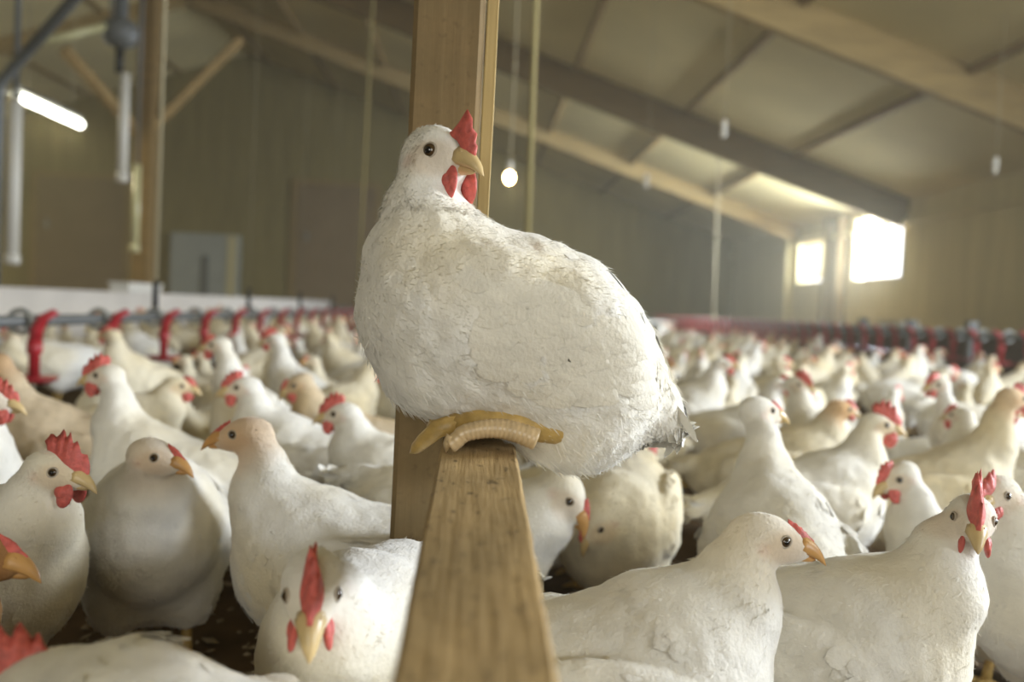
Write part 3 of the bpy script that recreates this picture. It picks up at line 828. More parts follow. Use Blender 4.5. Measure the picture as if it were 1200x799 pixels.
# folded wing: rows of broad coverts lying on the near flank
fld = HEADS[hen.name]; wv = MB(); rs = np.random.RandomState(8)
def flank(px, py):
    q = lx(px, py, .16)
    while q.y > 0 and fld(np.array([tuple(q)], np.float32))[0] > .0: q.y -= .001
    return q
for i in range(6, -1, -1):
    nrow = 8
    for j in range(nrow):
        px = 528 + 26 * i + 7 * j * .6 + rs.uniform(-5, 5); py = 322 + 5.0 * i + (15 + .6 * i) * j - (26 if i < 2 else 0) * 0 + rs.uniform(-4, 4)
        if py > 455 - 4 * i: continue
        c0 = flank(px, py)
        if c0.y < .02: continue
        a_ = math.radians(24 + 3 * i - 3.0 * j + rs.uniform(-6, 6)); L_ = .040 + .003 * i + rs.uniform(-.004, .004); Wd_ = .021 + .001 * i
        u_ = Vector((-math.cos(a_), 0, -math.sin(a_))); v_ = Vector((math.sin(a_), 0, -math.cos(a_))); n_ = len(wv.V)
        V_ = []
        for t_, w2 in ((0, .5), (.25, .92), (.5, 1.0), (.75, .9), (.92, .6), (1.0, .18)):
            for s_ in (-1, -.5, 0, .5, 1):
                q = c0 + u_ * L_ * (t_ * (1 - .05 * abs(s_))) + v_ * (s_ * .5 * Wd_ * w2)
                q2 = lx(600 - q.x / .00085, 510 - q.z / .00085, c0.y + .02)
                while q2.y > c0.y - .05 and fld(np.array([tuple(q2)], np.float32))[0] > .0016 + .0034 * t_ * t_ - .0008 * abs(s_): q2.y -= .0008
                V_.append(q2)
        wv.add(V_, [(r_ * 5 + k, (r_ + 1) * 5 + k, (r_ + 1) * 5 + k + 1, r_ * 5 + k + 1) for r_ in range(5) for k in range(4)])
mesh_obj('wing', wv.V, wv.F, M['feather'], hen, True, np.ones((len(wv.V), 3)) * np.array([1, .98, .92]))
# feet folded on the beam
def T3(px, py, y): return lx(px, py, y)
fm_ = MB()
fm_.tube([T3(668, 496, .050), T3(645, 488, .066), T3(600, 484, .068), T3(560, 484, .062), T3(532, 490, .050)], [.009, .0155, .0155, .0140, .0115], 12)
fm_.tube([T3(545, 486, .056), T3(515, 497, .052), T3(500, 512, .046), T3(491, 522, .040), T3(484, 529, .036)], [.0105, .0090, .0075, .0058, .0008], 10)
fm_.tube([T3(540, 486, .040), T3(514, 488, .030), T3(508, 500, .024), T3(510, 512, .02)], [.010, .008, .0065, .001], 10)
fm_.build('leg', M['leg'], hen, True)
f2 = MB(); pts = []; rad = []
for k in range(60):                                     # front toe with its row of scutes
    t = k / 59; x = 622 - 92 * t; y = 499 - 10 * math.sin(math.pi * min(1, t * 1.05)) + (10 * max(0, t - .85) / .15)
    pts.append(T3(x, y, .082)); rad.append((.0098 - .0028 * t) * (1 + .10 * abs(math.sin(k * .95))))
f2.tube(pts, rad, 12)
f2.tube([T3(532, 500, .082), T3(527, 508, .083), T3(526, 517, .082)], [.0062, .0040, .0006], 8)
f2.build('toe', M['toe'], hen, True)
f3 = MB()                                               # the other foot grips the far half of the beam
f3.tube([T3(640, 490, -.05), T3(600, 490, -.05), T3(560, 494, -.045), T3(525, 500, -.04), T3(512, 516, -.038)], [.012, .012, .010, .008, .001], 10)
f3.build('leg', M['leg'], hen, True)
# ------------------------------------------------------------------ partitions, drinker lines, lamps
def WX(px, py, X):
    d = W(px, py, 1.0); k = X / d.x
    return Vector((X, k, CAMH + (d.z - CAMH) * k))

zt = WX(5, 338, -3.0).z; zb = WX(5, 370, -3.0).z
o = MB().box((-3.05, .4, 0), (-3.0, 17.5, zt)); o.box((-3.07, .4, zt), (-2.98, 17.5, zt + .012)); o.box((-3.0, .4, zb - .012), (-2.95, 17.5, zb + .012))
tag(o.build('low_partition', M['board']), 'long white painted partition behind the left drinker line', 'partition')
a = WX(141, 350, -3.03); b = WX(180, 350, -3.03)
o = MB().box((-3.12, a.y, zt + .013), (-2.96, b.y, zt + .09)); o.box((-3.13, a.y - .02, zt + .075), (-2.95, b.y + .02, zt + .095))
tag(o.build('white_box', M['white']), 'small white lidded box sitting on the white partition', 'box')


def make_drinker():
    """red drinker: saddle on the pipe, slanted arm, drop tube and drip cup; origin on the pipe axis"""
    t = empty('drinker'); K_ = Matrix.Diagonal((1.6, 1.6, 1.2, 1))
    m = MB(); m.tube([(.037 * math.cos(q), .0, .037 * math.sin(q)) for q in [2 * math.pi * k / 16 for k in range(17)]], .009, 8, False)
    m.build('saddle', M['metal'], t, True)
    MB().tube([(.070, 0, .030), (.046, 0, .012), (.034, 0, -.018), (.030, 0, -.055)], [.010, .012, .013, .013], 10).xf(K_).build('arm', M['red'], t, True)
    MB().tube([(0, 0, -.05), (0, 0, -.085), (0, 0, -.09), (0, 0, -.150)], [.015, .015, .011, .011], 12).xf(K_ @ Matrix.Translation((.030, 0, 0))).build('drop_tube', M['red'], t, True)
    MB().lathe([(.004, -.168), (.030, -.168), (.044, -.158), (.047, -.150), (.044, -.150), (.030, -.158), (.010, -.160), (.010, -.150)], (0, 0, 0), 20).xf(K_ @ Matrix.Translation((.030, 0, 0))).build('drip_cup', M['red'], t, True)
    return t

XD = -1.5; zp = WX(0, 377, XD).z
tag(MB().tube([(XD, .3, zp), (XD, 17.0, zp)], .020, 12).build('drinker_pipe', M['pipe'], None, True), 'long grey water pipe carrying the red drinkers on the left', 'pipe')
D0 = make_drinker()
ordw = ['first', 'second', 'third', 'fourth', 'fifth', 'sixth', 'seventh', 'eighth', 'ninth', 'tenth', 'eleventh', 'twelfth', 'thirteenth', 'fourteenth', 'fifteenth', 'sixteenth', 'seventeenth', 'eighteenth', 'nineteenth', 'twentieth']
for k in range(20):
    d_ = D0 if k == 0 else copy_tree(D0)
    d_.location = (XD, 2.87 + .58 * k, zp)
    tag(d_, 'red drinker with drip cup on the left pipe, %s from the camera' % ordw[k], 'drinker', 'red drinkers on the left pipe')
for k in range(6):
    y = WX(182, 350, XD).y + 1.62 * k
    t = empty('pipe_hanger', (XD, y, zp)); tag(t, 'hanging rope and black clamp on the left pipe, %s from the camera' % ordw[k], 'hanger', 'hangers of the left pipe')
    MB().tube([(0, 0, .021), (0, 0, .17)], .014, 10).build('clamp', M['black'], t, True)
    if k < 1: MB().tube([(0, 0, .17), (0.01, 0, ceil_z(XD) - zp - .02)], .008, 6).build('rope', M['rope'], t, True)
    else: MB().tube([(0, 0, .17), (0, 0, ceil_z(XD) - zp - .02)], .0012, 6).build('rope', M['rope'], t, True)

XD2 = 3.7; zp2 = WX(1195, 395, XD2).z
tag(MB().tube([(XD2, 3.0, zp2), (XD2, 18.5, zp2)], .024, 12).build('drinker_pipe', M['pipe'], None, True), 'grey water pipe carrying the dense red drinkers on the right', 'pipe')
n2_ = 43
big = ['', 'twenty-', 'thirty-', 'forty-']


def ordinal(n):
    """n from 1"""
    if n <= 20: return ordw[n - 1]
    t_, u_ = divmod(n, 10)
    if u_ == 0: return ['', '', 'twentieth', 'thirtieth', 'fortieth', 'fiftieth', 'sixtieth'][t_]
    return ['', '', 'twenty-', 'thirty-', 'forty-', 'fifty-'][t_] + ordw[u_ - 1]
for k in range(n2_):
    d_ = copy_tree(D0); d_.location = (XD2, 4.6 + .30 * k, zp2); d_.rotation_euler.z = math.pi
    tag(d_, 'red drinker on the right-hand pipe, %s from the camera' % ordinal(k + 1), 'drinker', 'red drinkers on the right pipe')
o = MB().box((4.20, 3.0, 0), (4.25, 18.5, zp2 - .01)); o.box((4.18, 3.0, zp2 - .03), (4.27, 18.5, zp2 + .0))
tag(o.build('low_partition', M['dark_board']), 'low dark brown partition behind the right drinker line', 'partition')
for k, (px, m_) in enumerate(((1012, 'pipe'), (1151, 'pipe'), (1075, 'pipe'))):
    p = WX(px, 395, XD2)
    t = empty('pipe_stand', (XD2, 4.6 + .30 * round((p.y - 4.6) / .30) + .15, 0)); tag(t, 'short grey upright holding the right pipe, ' + ['below the bright window', 'nearest the camera', 'beside the white tray'][k], 'stand', 'uprights of the right pipe')
    MB().box((-.02, -.02, 0), (.02, .02, zp2 - .026)).build('upright', M['pipe'], t); MB().box((-.035, -.03, zp2 + .026), (.035, .03, zp2 + .10)).build('bracket', M['pipe'], t)
p = WX(1038, 383, 4.5); q = WX(1072, 383, 4.5)
o = MB().box((4.35, q.y, zp2 + .0), (4.6, p.y, zp2 + .04)); o.box((4.38, q.y + .05, zp2 + .04), (4.57, p.y - .05, zp2 + .10))
tr = o.build('white_tray', M['white']); tag(tr, 'white tray standing on a shelf below the bright window', 'tray')
sh = MB().box((4.3, q.y - .4, zp2 - .04), (4.9, p.y + .6, zp2 - .001)); sh.box((4.33, q.y - .35, 0), (4.38, q.y - .3, zp2 - .04)); sh.box((4.82, p.y + .5, 0), (4.87, p.y + .55, zp2 - .04)); sh.box((4.82, q.y - .35, 0), (4.87, q.y - .3, zp2 - .04)); sh.box((4.33, p.y + .5, 0), (4.38, p.y + .55, zp2 - .04))
tag(sh.build('shelf_bench', M['pipe']), 'grey low bench behind the right partition, under the white tray', 'bench')
# pale strip light trough low in front of the far wall
p = W(745, 376, 15.5); q = W(790, 376, 15.5)
o = MB().box((p.x, 15.4, p.z - .03), (q.x, 15.55, p.z + .03)); 
for x in (p.x + .08, q.x - .22): o.box((x, 15.45, 0), (x + .04, 15.5, p.z - .03))
tag(o.build('feed_trough', M['white']), 'narrow white trough on legs far back, right of the perched chicken', 'trough')
o = MB().box((-2.9, 16.8, 0), (3.6, 16.85, CAMH - .12)); o.box((-2.9, 16.78, CAMH - .14), (3.6, 16.87, CAMH - .10))
tag(o.build('low_partition', M['pipe']), 'dark grey cross partition at the far end of the flock', 'partition')

# pendant bulbs
def pendant(px, py, y, lit, label, rad=.034, fix='white'):
    p = W(px, py, y); t = empty('pendant_lamp', p); tag(t, label, 'lamp')
    MB().ball((0, 0, 0), (rad, rad, rad * 1.15)).build('bulb', M['bulb_on'] if lit else M['white'], t, True)
    MB().lathe([(.016, rad), (.022, rad + .01), (.022, rad + .07), (.008, rad + .085)], (0, 0, 0), 12).build('lamp_holder', M['white'], t, True)
    top = ceil_z(p.x) - p.z - .02; m = MB(); pts = [(0.004 * math.sin(k), 0, rad + .08 + (top - rad - .08) * k / 8) for k in range(9)]
    m.tube(pts, .0065 if lit else .0028, 6)
    for k in (2, 4): m.ball((0.004 * math.sin(k), 0, pts[k][2]), .016 if lit else .008, n=8, m=6)
    m.build('cord', M['rope'], t, True)
    return p
lb = pendant(597, 208, 6.0, True, 'lit bare bulb hanging on a pale cord behind the perched chicken')
lamp(lb - Vector((0, 0, .07)), 14)
pendant(757, 217, 8.5, False, 'small unlit white bulb hanging below the slim pale rafter', .03)
pendant(848, 157, 6.5, False, 'small unlit white bulb hanging in front of the dark rafter', .026)
pendant(1166, 200, 6.5, False, 'small unlit bulb hanging at the right edge, beside the pale right wall', .022)
# hanging cords without lamps
def cord(px0, py0, px1, py1, y, r, m_, label):
    a = W(px1, py1, y); k = W(px0, py0, y); s_ = (k - a) / max(.01, k.z - a.z); b = a + s_ * (ceil_z(a.x) - a.z - .1)
    o = MB().tube([a, a.lerp(b, .5), b], r, 6); o.ball(a, (r * 2.2, r * 2.2, r * 3)); 
    tag(o.build('hanging_cord', M[m_], None, True), label, 'cord')
cord(628, 0, 618, 285, 3.6, .0125, 'rope_yellow', 'yellow twine hanging straight down right of the lit bulb')
cord(437, 0, 419, 352, 6.2, .012, 'rope_dim', 'faint yellowish rope hanging left of the perched chicken')
cord(840, 250, 836, 372, 13.0, .014, 'rope', 'faint pale cord hanging low in front of the far right corner')

# fluorescent tubes and the timber frame on the left
def tube_light(p, q, lit, label, r=.028):
    p = Vector(p); q = Vector(q); t = empty('tube_light', (p + q) / 2); tag(t, label, 'lamp', 'tube lights under the left roof')
    c = (p + q) / 2; p = p - c; q = q - c; d = (q - p).normalized()
    MB().tube([p, q], r, 12).build('tube', M['tube_on'] if lit else M['dull_tube'], t, True)
    for e, s_ in ((p, -1), (q, 1)): MB().tube([e + d * s_ * .001, e + d * s_ * .045], r * 1.2, 12).build('end_cap', M['metal'], t, True)
    MB().bar(p + Vector((0, 0, r + .035)), q + Vector((0, 0, r + .035)), .07, .05).build('lamp_housing', M['metal'], t)
    for e in (p * .7, q * .7): MB().tube([e + Vector((0, 0, r + .06)), e + Vector((0, 0, ceil_z(c.x) - c.z - .02))], .006, 6).build('hanger', M['rope'], t, True)
    if lit:
        l = area('tube_glow', c + Vector((0, 0, -.09)), c + Vector((0, 0, -2)), .12, (q - p).length, 40 if c.y > 8.9 else 24, (1, .88, .52)); 
    return c
p = WX(20, 112, -5.0); q = WX(84, 134, -5.0); q = Vector((-5.0, p.y + 1.45, p.z))
tube_light(p, q, True, 'bright lit tube light on the left, the longer one in view', .045)
tube_light((-5.3, 8.3, p.z + .10), (-5.3, 9.6, p.z + .10), True, 'lit tube light cut by the left edge of the frame', .045)
for k, (x, y) in enumerate(((-8.5, 5.7), (-8.5, 12.6), (-12.5, 16.6))):  # unseen extra tubes, added to brighten the far wall
    tube_light((x, y, 2.9), (x, y + 1.3, 2.9), True, 'added lit tube light out of frame on the far left, %s' % ['near', 'middle', 'far'][k], .035)
# unlit tilted tube
p = W(50, 49, 7.5); q = W(126, 31, 7.7)
t = empty('unlit_tube', (p + q) / 2); tag(t, 'unlit yellowed tube slanting at the upper left, near the ceiling fittings', 'lamp'); c = (p + q) / 2
MB().tube([p - c, q - c], .036, 12).build('tube', M['dull_tube'], t, True)
MB().tube([q - c, (q - c) * 1.25], .045, 10).build('end_cap', M['metal'], t, True)
MB().tube([(q - c) * 1.1, (q - c) * 1.1 + Vector((0, 0, ceil_z(c.x) - c.z - .05))], .01, 6).build('hanger', M['pipe'], t, True)
# ceiling fittings cluster
p = W(141, 38, 7.8); t = empty('ceiling_fan_unit', p); tag(t, 'grey boxy fitting with short pipe beside the unlit slanting tube', 'fitting')
MB().lathe([(.05, -.14), (.13, -.10), (.15, -.02), (.15, .06), (.10, .10)], n=18).build('housing', M['pipe'], t, True)
MB().tube([(0, 0, .1), (0, 0, ceil_z(p.x) - p.z - .05)], .06, 12).build('duct', M['pipe'], t, True)
MB().tube([(0, 0, -.14), (0, 0, -.35)], .035, 10).build('neck_pipe', M['black'], t, True)
# white vertical tubes hanging
def vert_tube(px, y0, y1, y, r, m_, label, name='white_downpipe', rod=True):
    a = W(px, y1, y); z1 = W(px, y0, y).z; t = empty(name, a); tag(t, label, 'pipe')
    MB().tube([(0, 0, 0), (0, 0, z1 - a.z)], r, 14).build('pipe_body', M[m_], t, True)
    if rod: MB().tube([(0, 0, z1 - a.z), (0, 0, ceil_z(a.x) - a.z - .03)], r * .45, 10).build('upper_rod', M['pipe'], t, True)
    MB().lathe([(r * 1.15, -.03), (r * 1.25, 0), (r * 1.15, .05)], n=14).build('collar', M[m_], t, True)
vert_tube(14, 118, 305, 7.2, .050, 'white', 'pale vertical pipe at the far left, below the lit tube')
vert_tube(143, 86, 209, 7.8, .042, 'white', 'pale vertical pipe hanging under the grey ceiling fitting', rod=False)
vert_tube(158, 193, 292, 9.0, .036, 'dull_tube', 'yellowish vertical tube in front of the braced post on the left', 'yellow_tube')
# dark duct running up into the roof at the left edge
p = W(2, 95, 6.0); q = W(90, -5, 5.4); r_ = W(2, 330, 6.0)
tag(MB().tube([(p.x - .02, 6.0, 0.0), (p.x - .02, 6.0, p.z - .08), p, p.lerp(q, .5), q, q + (q - p) * .5], .036, 14).build('dark_duct', M['pipe'], None, True), 'dark bent duct rising along the left edge of the frame', 'duct')
# braced post
p = W(172, 150, 10.0); X = p.x
t = empty('braced_post', (X, 10.0, 0)); tag(t, 'square timber post with diagonal braces left of the grey cabinet', 'post')
timber('shaft', (0, 0, 0), (0, 0, ceil_z(X) - .05), .2, .2, M['rafter_dark'], t, nseg=20)
b1 = W(178, 150, 10.0) - t.location; b2 = W(276, 52, 10.6) - t.location
timber('brace', b1, b2 + (b2 - b1) * .06, .11, .10, M['purlin'], t, nseg=10)
b1 = W(166, 160, 10.0) - t.location; b2 = W(120, 108, 9.6) - t.location
timber('brace', b1, b2 + (b2 - b1) * .9, .11, .10, M['purlin'], t, nseg=10)


# ------------------------------------------------------------------ the flock
FG = []


def put(px, py, d, yaw, hyaw, label, pitch=12, hp=-8, hx=.142, hz=None, cards=1500, res=.0055, hroll=0, **kw):
    """bird whose head is seen at (px, py), d metres away, body facing yaw and head facing hyaw (degrees, 0 = picture right, 90 = away)"""
    w_ = W(px, py, d)
    ya = math.radians(yaw)
    k = kw
    t = make_chicken('chicken', res=res, cards=cards, seed=20 + len(FG), pitch=math.radians(pitch), head=(hx, 0, w_.z), hyaw=math.radians(hyaw - yaw), hpitch=math.radians(hp), hroll=math.radians(hroll), **kw)
    t.location = (w_.x - math.cos(ya) * hx, w_.y - math.sin(ya) * hx, 0); t.rotation_euler.z = ya
    tag(t, label, 'chicken'); FG.append((t.location.x + .0, t.location.y, t, yaw))
    return t

PUL = dict(comb=.25, combtall=.5, wattle=0, beak='beak_orange')
put(60, 545, 1.0, -28, -12, 'white chicken with tall red comb at the left edge, behind the bare orange-beaked profile', comb=1.15, wattle=1.1)
put(180, 545, 1.02, -72, -14, 'white chicken standing breast to camera with orange beak turned right, lower left', headtan=.3, pitch=24, fat=1.0, neck_r=1.0, hs=1.25, **PUL)
put(281, 518, 1.04, 178, 182, 'white chicken with tan-stained head in full side view facing left, left of the post', headtan=.8, soil=.6, pitch=10, hs=1.25, **PUL)
put(366, 690, .62, -100, -80, 'white chicken staring straight at the camera, left of the beam', comb=1.0, wattle=1.0, pitch=4, hp=-24, hs=1.25, face=.35, hx=.165, bs=1.02, fat=.9, zoff=.03, res=.005, cards=2200)
put(396, 493, 1.48, 165, 178, 'white chicken with red wattles facing left, between the tan-headed side view one and the post', comb=1.0, pitch=8)
put(282, 460, 1.68, 172, 190, 'white chicken with low comb facing left, directly behind the tan-stained side view one', comb=.8, hs=1.3)
put(116, 450, 1.43, 168, 184, 'white chicken with big red wattles facing left, under the second drinker', comb=1.1, wattle=1.2, hs=1.15, tailup=.02)
put(-28, 650, .72, 18, -3, 'tan-headed chicken with long beak poking in at the left edge', headtan=.3, mat_key='brown', res=.005, hs=1.25, **PUL)
put(34, 822, .56, 166, 178, 'white chicken cut by the bottom edge, raised red comb at lower left corner', comb=1.3, combtall=1.2, pitch=4, hp=-10, zoff=.02, bs=1.0, hx=.12, res=.005, cards=2200, hs=1.1)
put(668, 588, 1.15, -25, -22, 'chicken bowing its head with orange beak pointing down, right of the beam', pitch=-6, hp=-52, comb=.15, wattle=0, beak='beak_orange', hx=.17, hs=1.5, neck_r=1.2)
put(694, 650, 1.1, 248, 215, 'hunched white chicken pecking low, between the beam and the near right pair', mat_key='cream', pitch=-8, hp=-50, comb=.6, wattle=.8, hx=.15)
put(898, 632, .76, 2, -4, 'white chicken in right profile with small comb and orange beak, right of the beam', headtan=.15, pitch=14, hp=-8, res=.005, cards=2400, hs=1.25, comb=.28, combtall=.5, wattle=0, beak='beak_orange')
put(1140, 608, .78, -32, -114, 'white chicken with long upright comb facing the camera, lower right', comb=1.15, combtall=1.35, wattle=.9, pitch=12, hp=-12, res=.005, cards=2400, hs=1.1,
    spots=[((-.055, -.092, .20), .010, (.2, .15, .1), .85), ((-.045, -.092, .18), .007, (.25, .18, .12), .8)])
put(1168, 580, 1.0, 196, 215, 'white chicken just behind the one with long comb, head turned left', comb=.7, wattle=.5)
put(1036, 510, 1.42, 8, -12, 'white chicken with thick red comb and wattles facing right, in the right middle', comb=1.25, wattle=1.3, hs=1.2)
put(890, 482, 1.3, 88, 12, 'slender-necked white chicken looking right, behind the right profile one', comb=.2, wattle=0, pitch=26, fat=1.05, neck_r=.9)
put(930, 458, 2.05, 100, -40, 'chicken with bright red face half turned to camera, beyond the slender-necked one', comb=1.1, wattle=1.3, cards=700)
put(990, 488, 1.75, -5, 8, 'brownish-necked chicken facing right, behind the thick red comb', mat_key='cream', headtan=1.0, comb=.5, wattle=.4, cards=900)
put(1192, 474, 1.55, -8, 10, 'chicken with tan neck cut by the right edge', mat_key='cream', headtan=.7, comb=.8, pitch=15, cards=1000)
put(-4, 425, 1.75, 200, 165, 'tan-necked chicken beside the nearest red drinker', mat_key='tan', comb=.5, headtan=.8, cards=900, pitch=18)
put(-14, 470, 1.3, -40, 10, 'white chicken cut by the left edge above the tall comb', comb=.8, cards=900)
put(252, 409, 2.05, 165, 182, 'upright white chicken facing left beside the fourth drinker', comb=.6, cards=700, pitch=24)
put(318, 402, 2.55, 160, 185, 'upright white chicken facing left, red comb, beyond the low comb one', comb=1.1, cards=700, pitch=24)
put(440, 440, 2.3, 30, 40, 'yellowish chicken facing away, close left of the perched chicken', mat_key='cream', comb=.6, cards=700)
put(1056, 556, 1.36, 172, 190, 'resting chicken with reddish face low behind the thick-combed one', sit=True, zoff=-.07, comb=.7, cards=700, hp=-25)
put(756, 525, 1.62, 5, 20, 'dull cream chicken in the shade below the perched tail', mat_key='cream', sit=True, zoff=-.05, comb=.5, cards=700)
put(1100, 452, 2.3, 175, 185, 'long white chicken lying down in the right flock, facing left', sit=True, zoff=-.08, comb=.9, cards=500)
put(1125, 488, 2.05, 100, 120, 'white chicken seen from behind between the thick comb and the right edge', comb=.6, cards=900, pitch=0)
put(350, 450, 1.92, -172, 200, 'brownish chicken with bowed neck in the middle of the left flock', mat_key='tan', comb=.3, cards=500, hp=-30)
put(215, 462, 1.85, 20, 5, 'cream chicken facing right, behind the white one with big wattles', mat_key='cream', comb=.5, cards=500)
for (x, y, t, yaw) in FG: pass

# prototypes for the rest of the flock
PRO = []
spec = [dict(comb=.7, wattle=1.0, pitch=.2, head=(.14, 0, .375)), dict(comb=.4, wattle=0, beak='beak_orange', pitch=.3, headtan=.4, mat_key='cream', head=(.14, 0, .375)), dict(comb=.9, wattle=1.0, pitch=.05, head=(.185, 0, .34), hpitch=-.3),
        dict(comb=.8, wattle=.9, pitch=.25, head=(.125, 0, .385), hyaw=1.2), dict(comb=.7, wattle=.8, pitch=.25, head=(.13, 0, .375), hyaw=-1.3, mat_key='cream'),
        dict(comb=.8, wattle=.9, sit=True, zoff=-.085, head=(.145, 0, .30), legs=False), dict(comb=.3, wattle=0, beak='beak_orange', sit=True, zoff=-.085, head=(.135, 0, .29), hyaw=.9, legs=False, mat_key='cream'),
        dict(comb=.9, wattle=1.0, pitch=-.12, head=(.205, 0, .17), hpitch=-.9), dict(comb=.6, wattle=.7, pitch=.35, head=(.10, 0, .385), hyaw=.5), dict(comb=.5, wattle=.4, pitch=.1, head=(.15, 0, .365), hyaw=2.2, mat_key='cream')]
for i, sp in enumerate(spec):
    PRO.append(make_chicken('chicken', res=.007, cards=420, seed=60 + i, card_scale=1.2, **sp))


def merged(src, nm):
    """far copies are one mesh each"""
    V = []; Fs = []; mats = []; mi = []; tint = []
    for ch in src.children:
        if ch.name.startswith('plumage'): continue
        me = ch.data; n = len(V); V += [tuple(v.co) for v in me.vertices]
        col = me.color_attributes.get('tint')
        tint += [tuple(col.data[i].color)[:3] for i in range(len(me.vertices))] if col else [(1, 1, 1)] * len(me.vertices)
        base = []
        for m_ in me.materials:
            if m_ not in mats: mats.append(m_)
            base.append(mats.index(m_))
        for p_ in me.polygons:
            Fs.append(tuple(v + n for v in p_.vertices)); mi.append(base[p_.material_index])
    return mesh_obj(nm, V, Fs, None, None, True, np.array(tint), mats, mi)
FAR = [merged(p_, 'chicken') for p_ in PRO]


def segd(p, q):
    """distance between the body axes of two birds given as (x, y, yaw)"""
    def ends(b): c, s_ = math.cos(b[2]), math.sin(b[2]); return ((b[0] - c * .14, b[1] - s_ * .14), (b[0] + c * .09, b[1] + s_ * .09), (b[0] - c * .03, b[1] - s_ * .03))
    def ps(P, A, B_):
        ax, ay = B_[0] - A[0], B_[1] - A[1]; t_ = max(0, min(1, ((P[0] - A[0]) * ax + (P[1] - A[1]) * ay) / (ax * ax + ay * ay)))
        return math.hypot(P[0] - A[0] - t_ * ax, P[1] - A[1] - t_ * ay)
    ea, eb = ends(p), ends(q)
    return min(min(ps(e, eb[0], eb[1]) for e in ea), min(ps(e, ea[0], ea[1]) for e in eb))
yaws = [math.radians(f[3]) for f in FG]
pos = [[f[2].location.x, f[2].location.y] for f in FG]; ray = [Vector(p).normalized() for p in pos]; mv = [0.0] * len(FG)
for it in range(60):                                   # ease crowded neighbours apart, each along its own line of sight
    for i in range(len(FG)):
        for j in range(i):
            if segd((*pos[i], yaws[i]), (*pos[j], yaws[j])) < .175:
                f_, n_ = (i, j) if pos[i][1] > pos[j][1] else (j, i)
                if mv[f_] < (.20 if f_ not in (0, 1, 2, 3, 8, 11, 12) else (.05 if f_ in (1, 2) else 0)): mv[f_] += .008; pos[f_][0] += ray[f_].x * .008; pos[f_][1] += ray[f_].y * .008
                if mv[n_] > -.04 and pos[n_][1] > 1.0: mv[n_] -= .004; pos[n_][0] -= ray[n_].x * .004; pos[n_][1] -= ray[n_].y * .004
for f, p_ in zip(FG, pos): f[2].location.x, f[2].location.y = p_
occ = [(p_[0], p_[1], y_) for p_, y_ in zip(pos, yaws)]
used = set(); birds = []
tries = 0
R2 = random.Random(12)
while tries < 120000 and len(birds) < 262:
    tries += 1
    y = 1.35 + 13.5 * R2.random() ** 1.7
    x = R2.uniform(-.66, .66) * y
    if x < -2.75 or x > 3.45: continue
    if R2.random() < .62: yaw = math.pi + R2.gauss(0, .7) if x < 0 else R2.gauss(0, .9)
    else: yaw = R2.uniform(0, 6.283)
    if abs(x - XD) < .15 or (abs(x - px_) < .2 and y < 1.3): continue
    if any(abs(x + math.cos(yaw) * e_ - XD) < .12 for e_ in (-.2, -.1, .1, .19)) or any(x + math.cos(yaw) * e_ > 3.5 or x + math.cos(yaw) * e_ < -2.85 for e_ in (-.22, .2)): continue
    md = .195 + .008 * max(0, y - 1.5)
    c = (x, y, yaw)
    if any(abs(o_[0] - x) < md + .26 and abs(o_[1] - y) < md + .26 and segd(c, o_) < md for o_ in occ): continue
    occ.append(c); birds.append(c)
print('BIRDS', len(birds))
rows = {}
recs = []
for (x, y, yaw) in birds:
    side = 'left' if PX((x, y, .3))[0] < 560 else 'right'
    band = int((math.log(y / 1.3)) / .17)
    rows.setdefault((side, band), []).append((PX((x, y, .3))[0], x, y, yaw))
face = lambda yaw: ['facing right', 'facing away', 'facing left', 'facing the camera'][int(((math.degrees(yaw) + 45) % 360) // 90)]
usedN = set(); usedF = set()
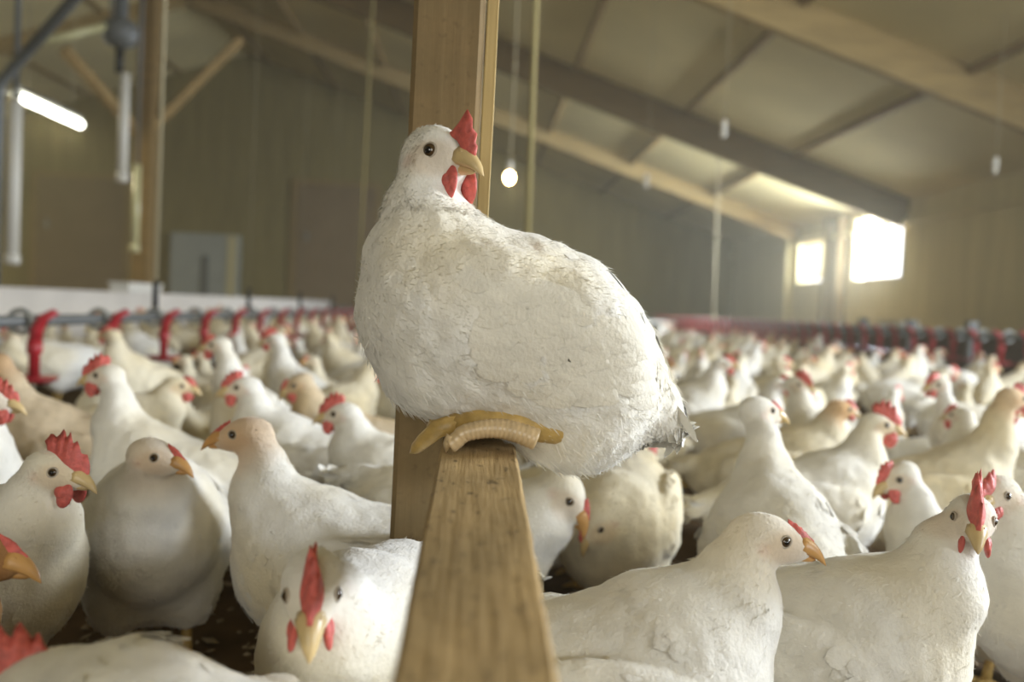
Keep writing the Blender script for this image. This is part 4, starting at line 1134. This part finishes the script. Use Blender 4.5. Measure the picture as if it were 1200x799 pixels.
for (side, band), lst in sorted(rows.items()):
    for j, (sx, x, y, yaw) in enumerate(sorted(lst)):
        i = R2.choices(range(10), weights=[3, 4.5, 3, 3, 5, 3, 5, 2, 2.5, 5])[0]
        if side == 'left' and i in (0, 3, 8) and R2.random() < .5: i = 4  # more cream birds on this side: yellow lamplight put into plumage colour
        if sx < 340 and 1.5 < y < 4.6 and R2.random() < .75: i = R2.choice([5, 6, 7, 6, 1])
        near = y < 3.4
        pool, used_ = (PRO, usedN) if near else (FAR, usedF)
        if near: o = PRO[i] if i not in usedN else copy_tree(PRO[i])
        else:
            o = FAR[i] if i not in usedF else FAR[i].copy()
            if i in usedF: COL.objects.link(o)
        used_.add(i)
        s_ = R2.uniform(.92, 1.08)
        o.location = (x, y, 0); o.rotation_euler = (0, 0, yaw); o.scale = (s_, s_, s_)
        kind_ = ['white', 'cream', 'white', 'white', 'cream', 'sitting white', 'sitting cream', 'pecking white', 'upright white', 'cream'][i]
        tag(o, '%s chicken %s, %s from left, %s row of %s flock' % (kind_, face(yaw), ordinal(j + 1), ordinal(band + 1), side), 'chicken', 'white chickens of the %s flock' % side)
for i in range(10):
    if i not in usedN:
        for c in list(PRO[i].children): bpy.data.objects.remove(c)
        bpy.data.objects.remove(PRO[i])
    if i not in usedF: bpy.data.objects.remove(FAR[i])

# litter: loose flakes and clods on the floor near the camera
rs = np.random.RandomState(3); fv = MB()
for k in range(5200):
    y = .5 + 4.5 * rs.rand() ** 1.5; x = max(-2.9, rs.uniform(-.75, .75) * y); a = rs.rand() * 6.28; L_ = rs.uniform(.004, .016); w_ = L_ * rs.uniform(.25, .7); h_ = rs.uniform(.001, .005)
    if any((x - f_[0]) ** 2 + (y - f_[1]) ** 2 < .0125 for f_ in occ): continue
    c, s_ = math.cos(a), math.sin(a); tl = rs.uniform(-.4, .4)
    V = [Vector((x + c * u * L_ - s_ * v * w_, y + s_ * u * L_ + c * v * w_, h_ + .002 + u * tl * L_ * .6 + z)) for u, v, z in ((-1, 0, 0), (0, -1, 0), (1, 0, 0), (0, 1, 0), (0, 0, h_))]
    fv.add(V, [(0, 1, 4), (1, 2, 4), (2, 3, 4), (3, 0, 4), (3, 2, 1, 0)])
o = fv.build('litter_flakes', M['flake']); tag(o, 'pale shavings and droppings strewn over the dark litter floor', 'litter', kind='stuff')

# ------------------------------------------------------------------ dusty air
hz = MB().box((XL - .06, YB - .06, -.10), (XR + .06, YE + .08, RZ + .06)).build('dusty_air', M['white'])
hm_ = bpy.data.materials.new('dusty_air'); hm_.use_nodes = True; nt = hm_.node_tree
nt.nodes.remove(nt.nodes['Principled BSDF'])
vs_ = nt.nodes.new('ShaderNodeVolumeScatter'); vs_.inputs['Density'].default_value = 0.011; vs_.inputs['Anisotropy'].default_value = 0.45
vs_.inputs['Color'].default_value = (1.0, .93, .68, 1)
nt.links.new(vs_.outputs[0], nt.nodes['Material Output'].inputs['Volume'])
hz.data.materials.clear(); hz.data.materials.append(hm_)
tag(hz, 'thin dusty haze filling the air of the whole shed', 'haze', kind='stuff')
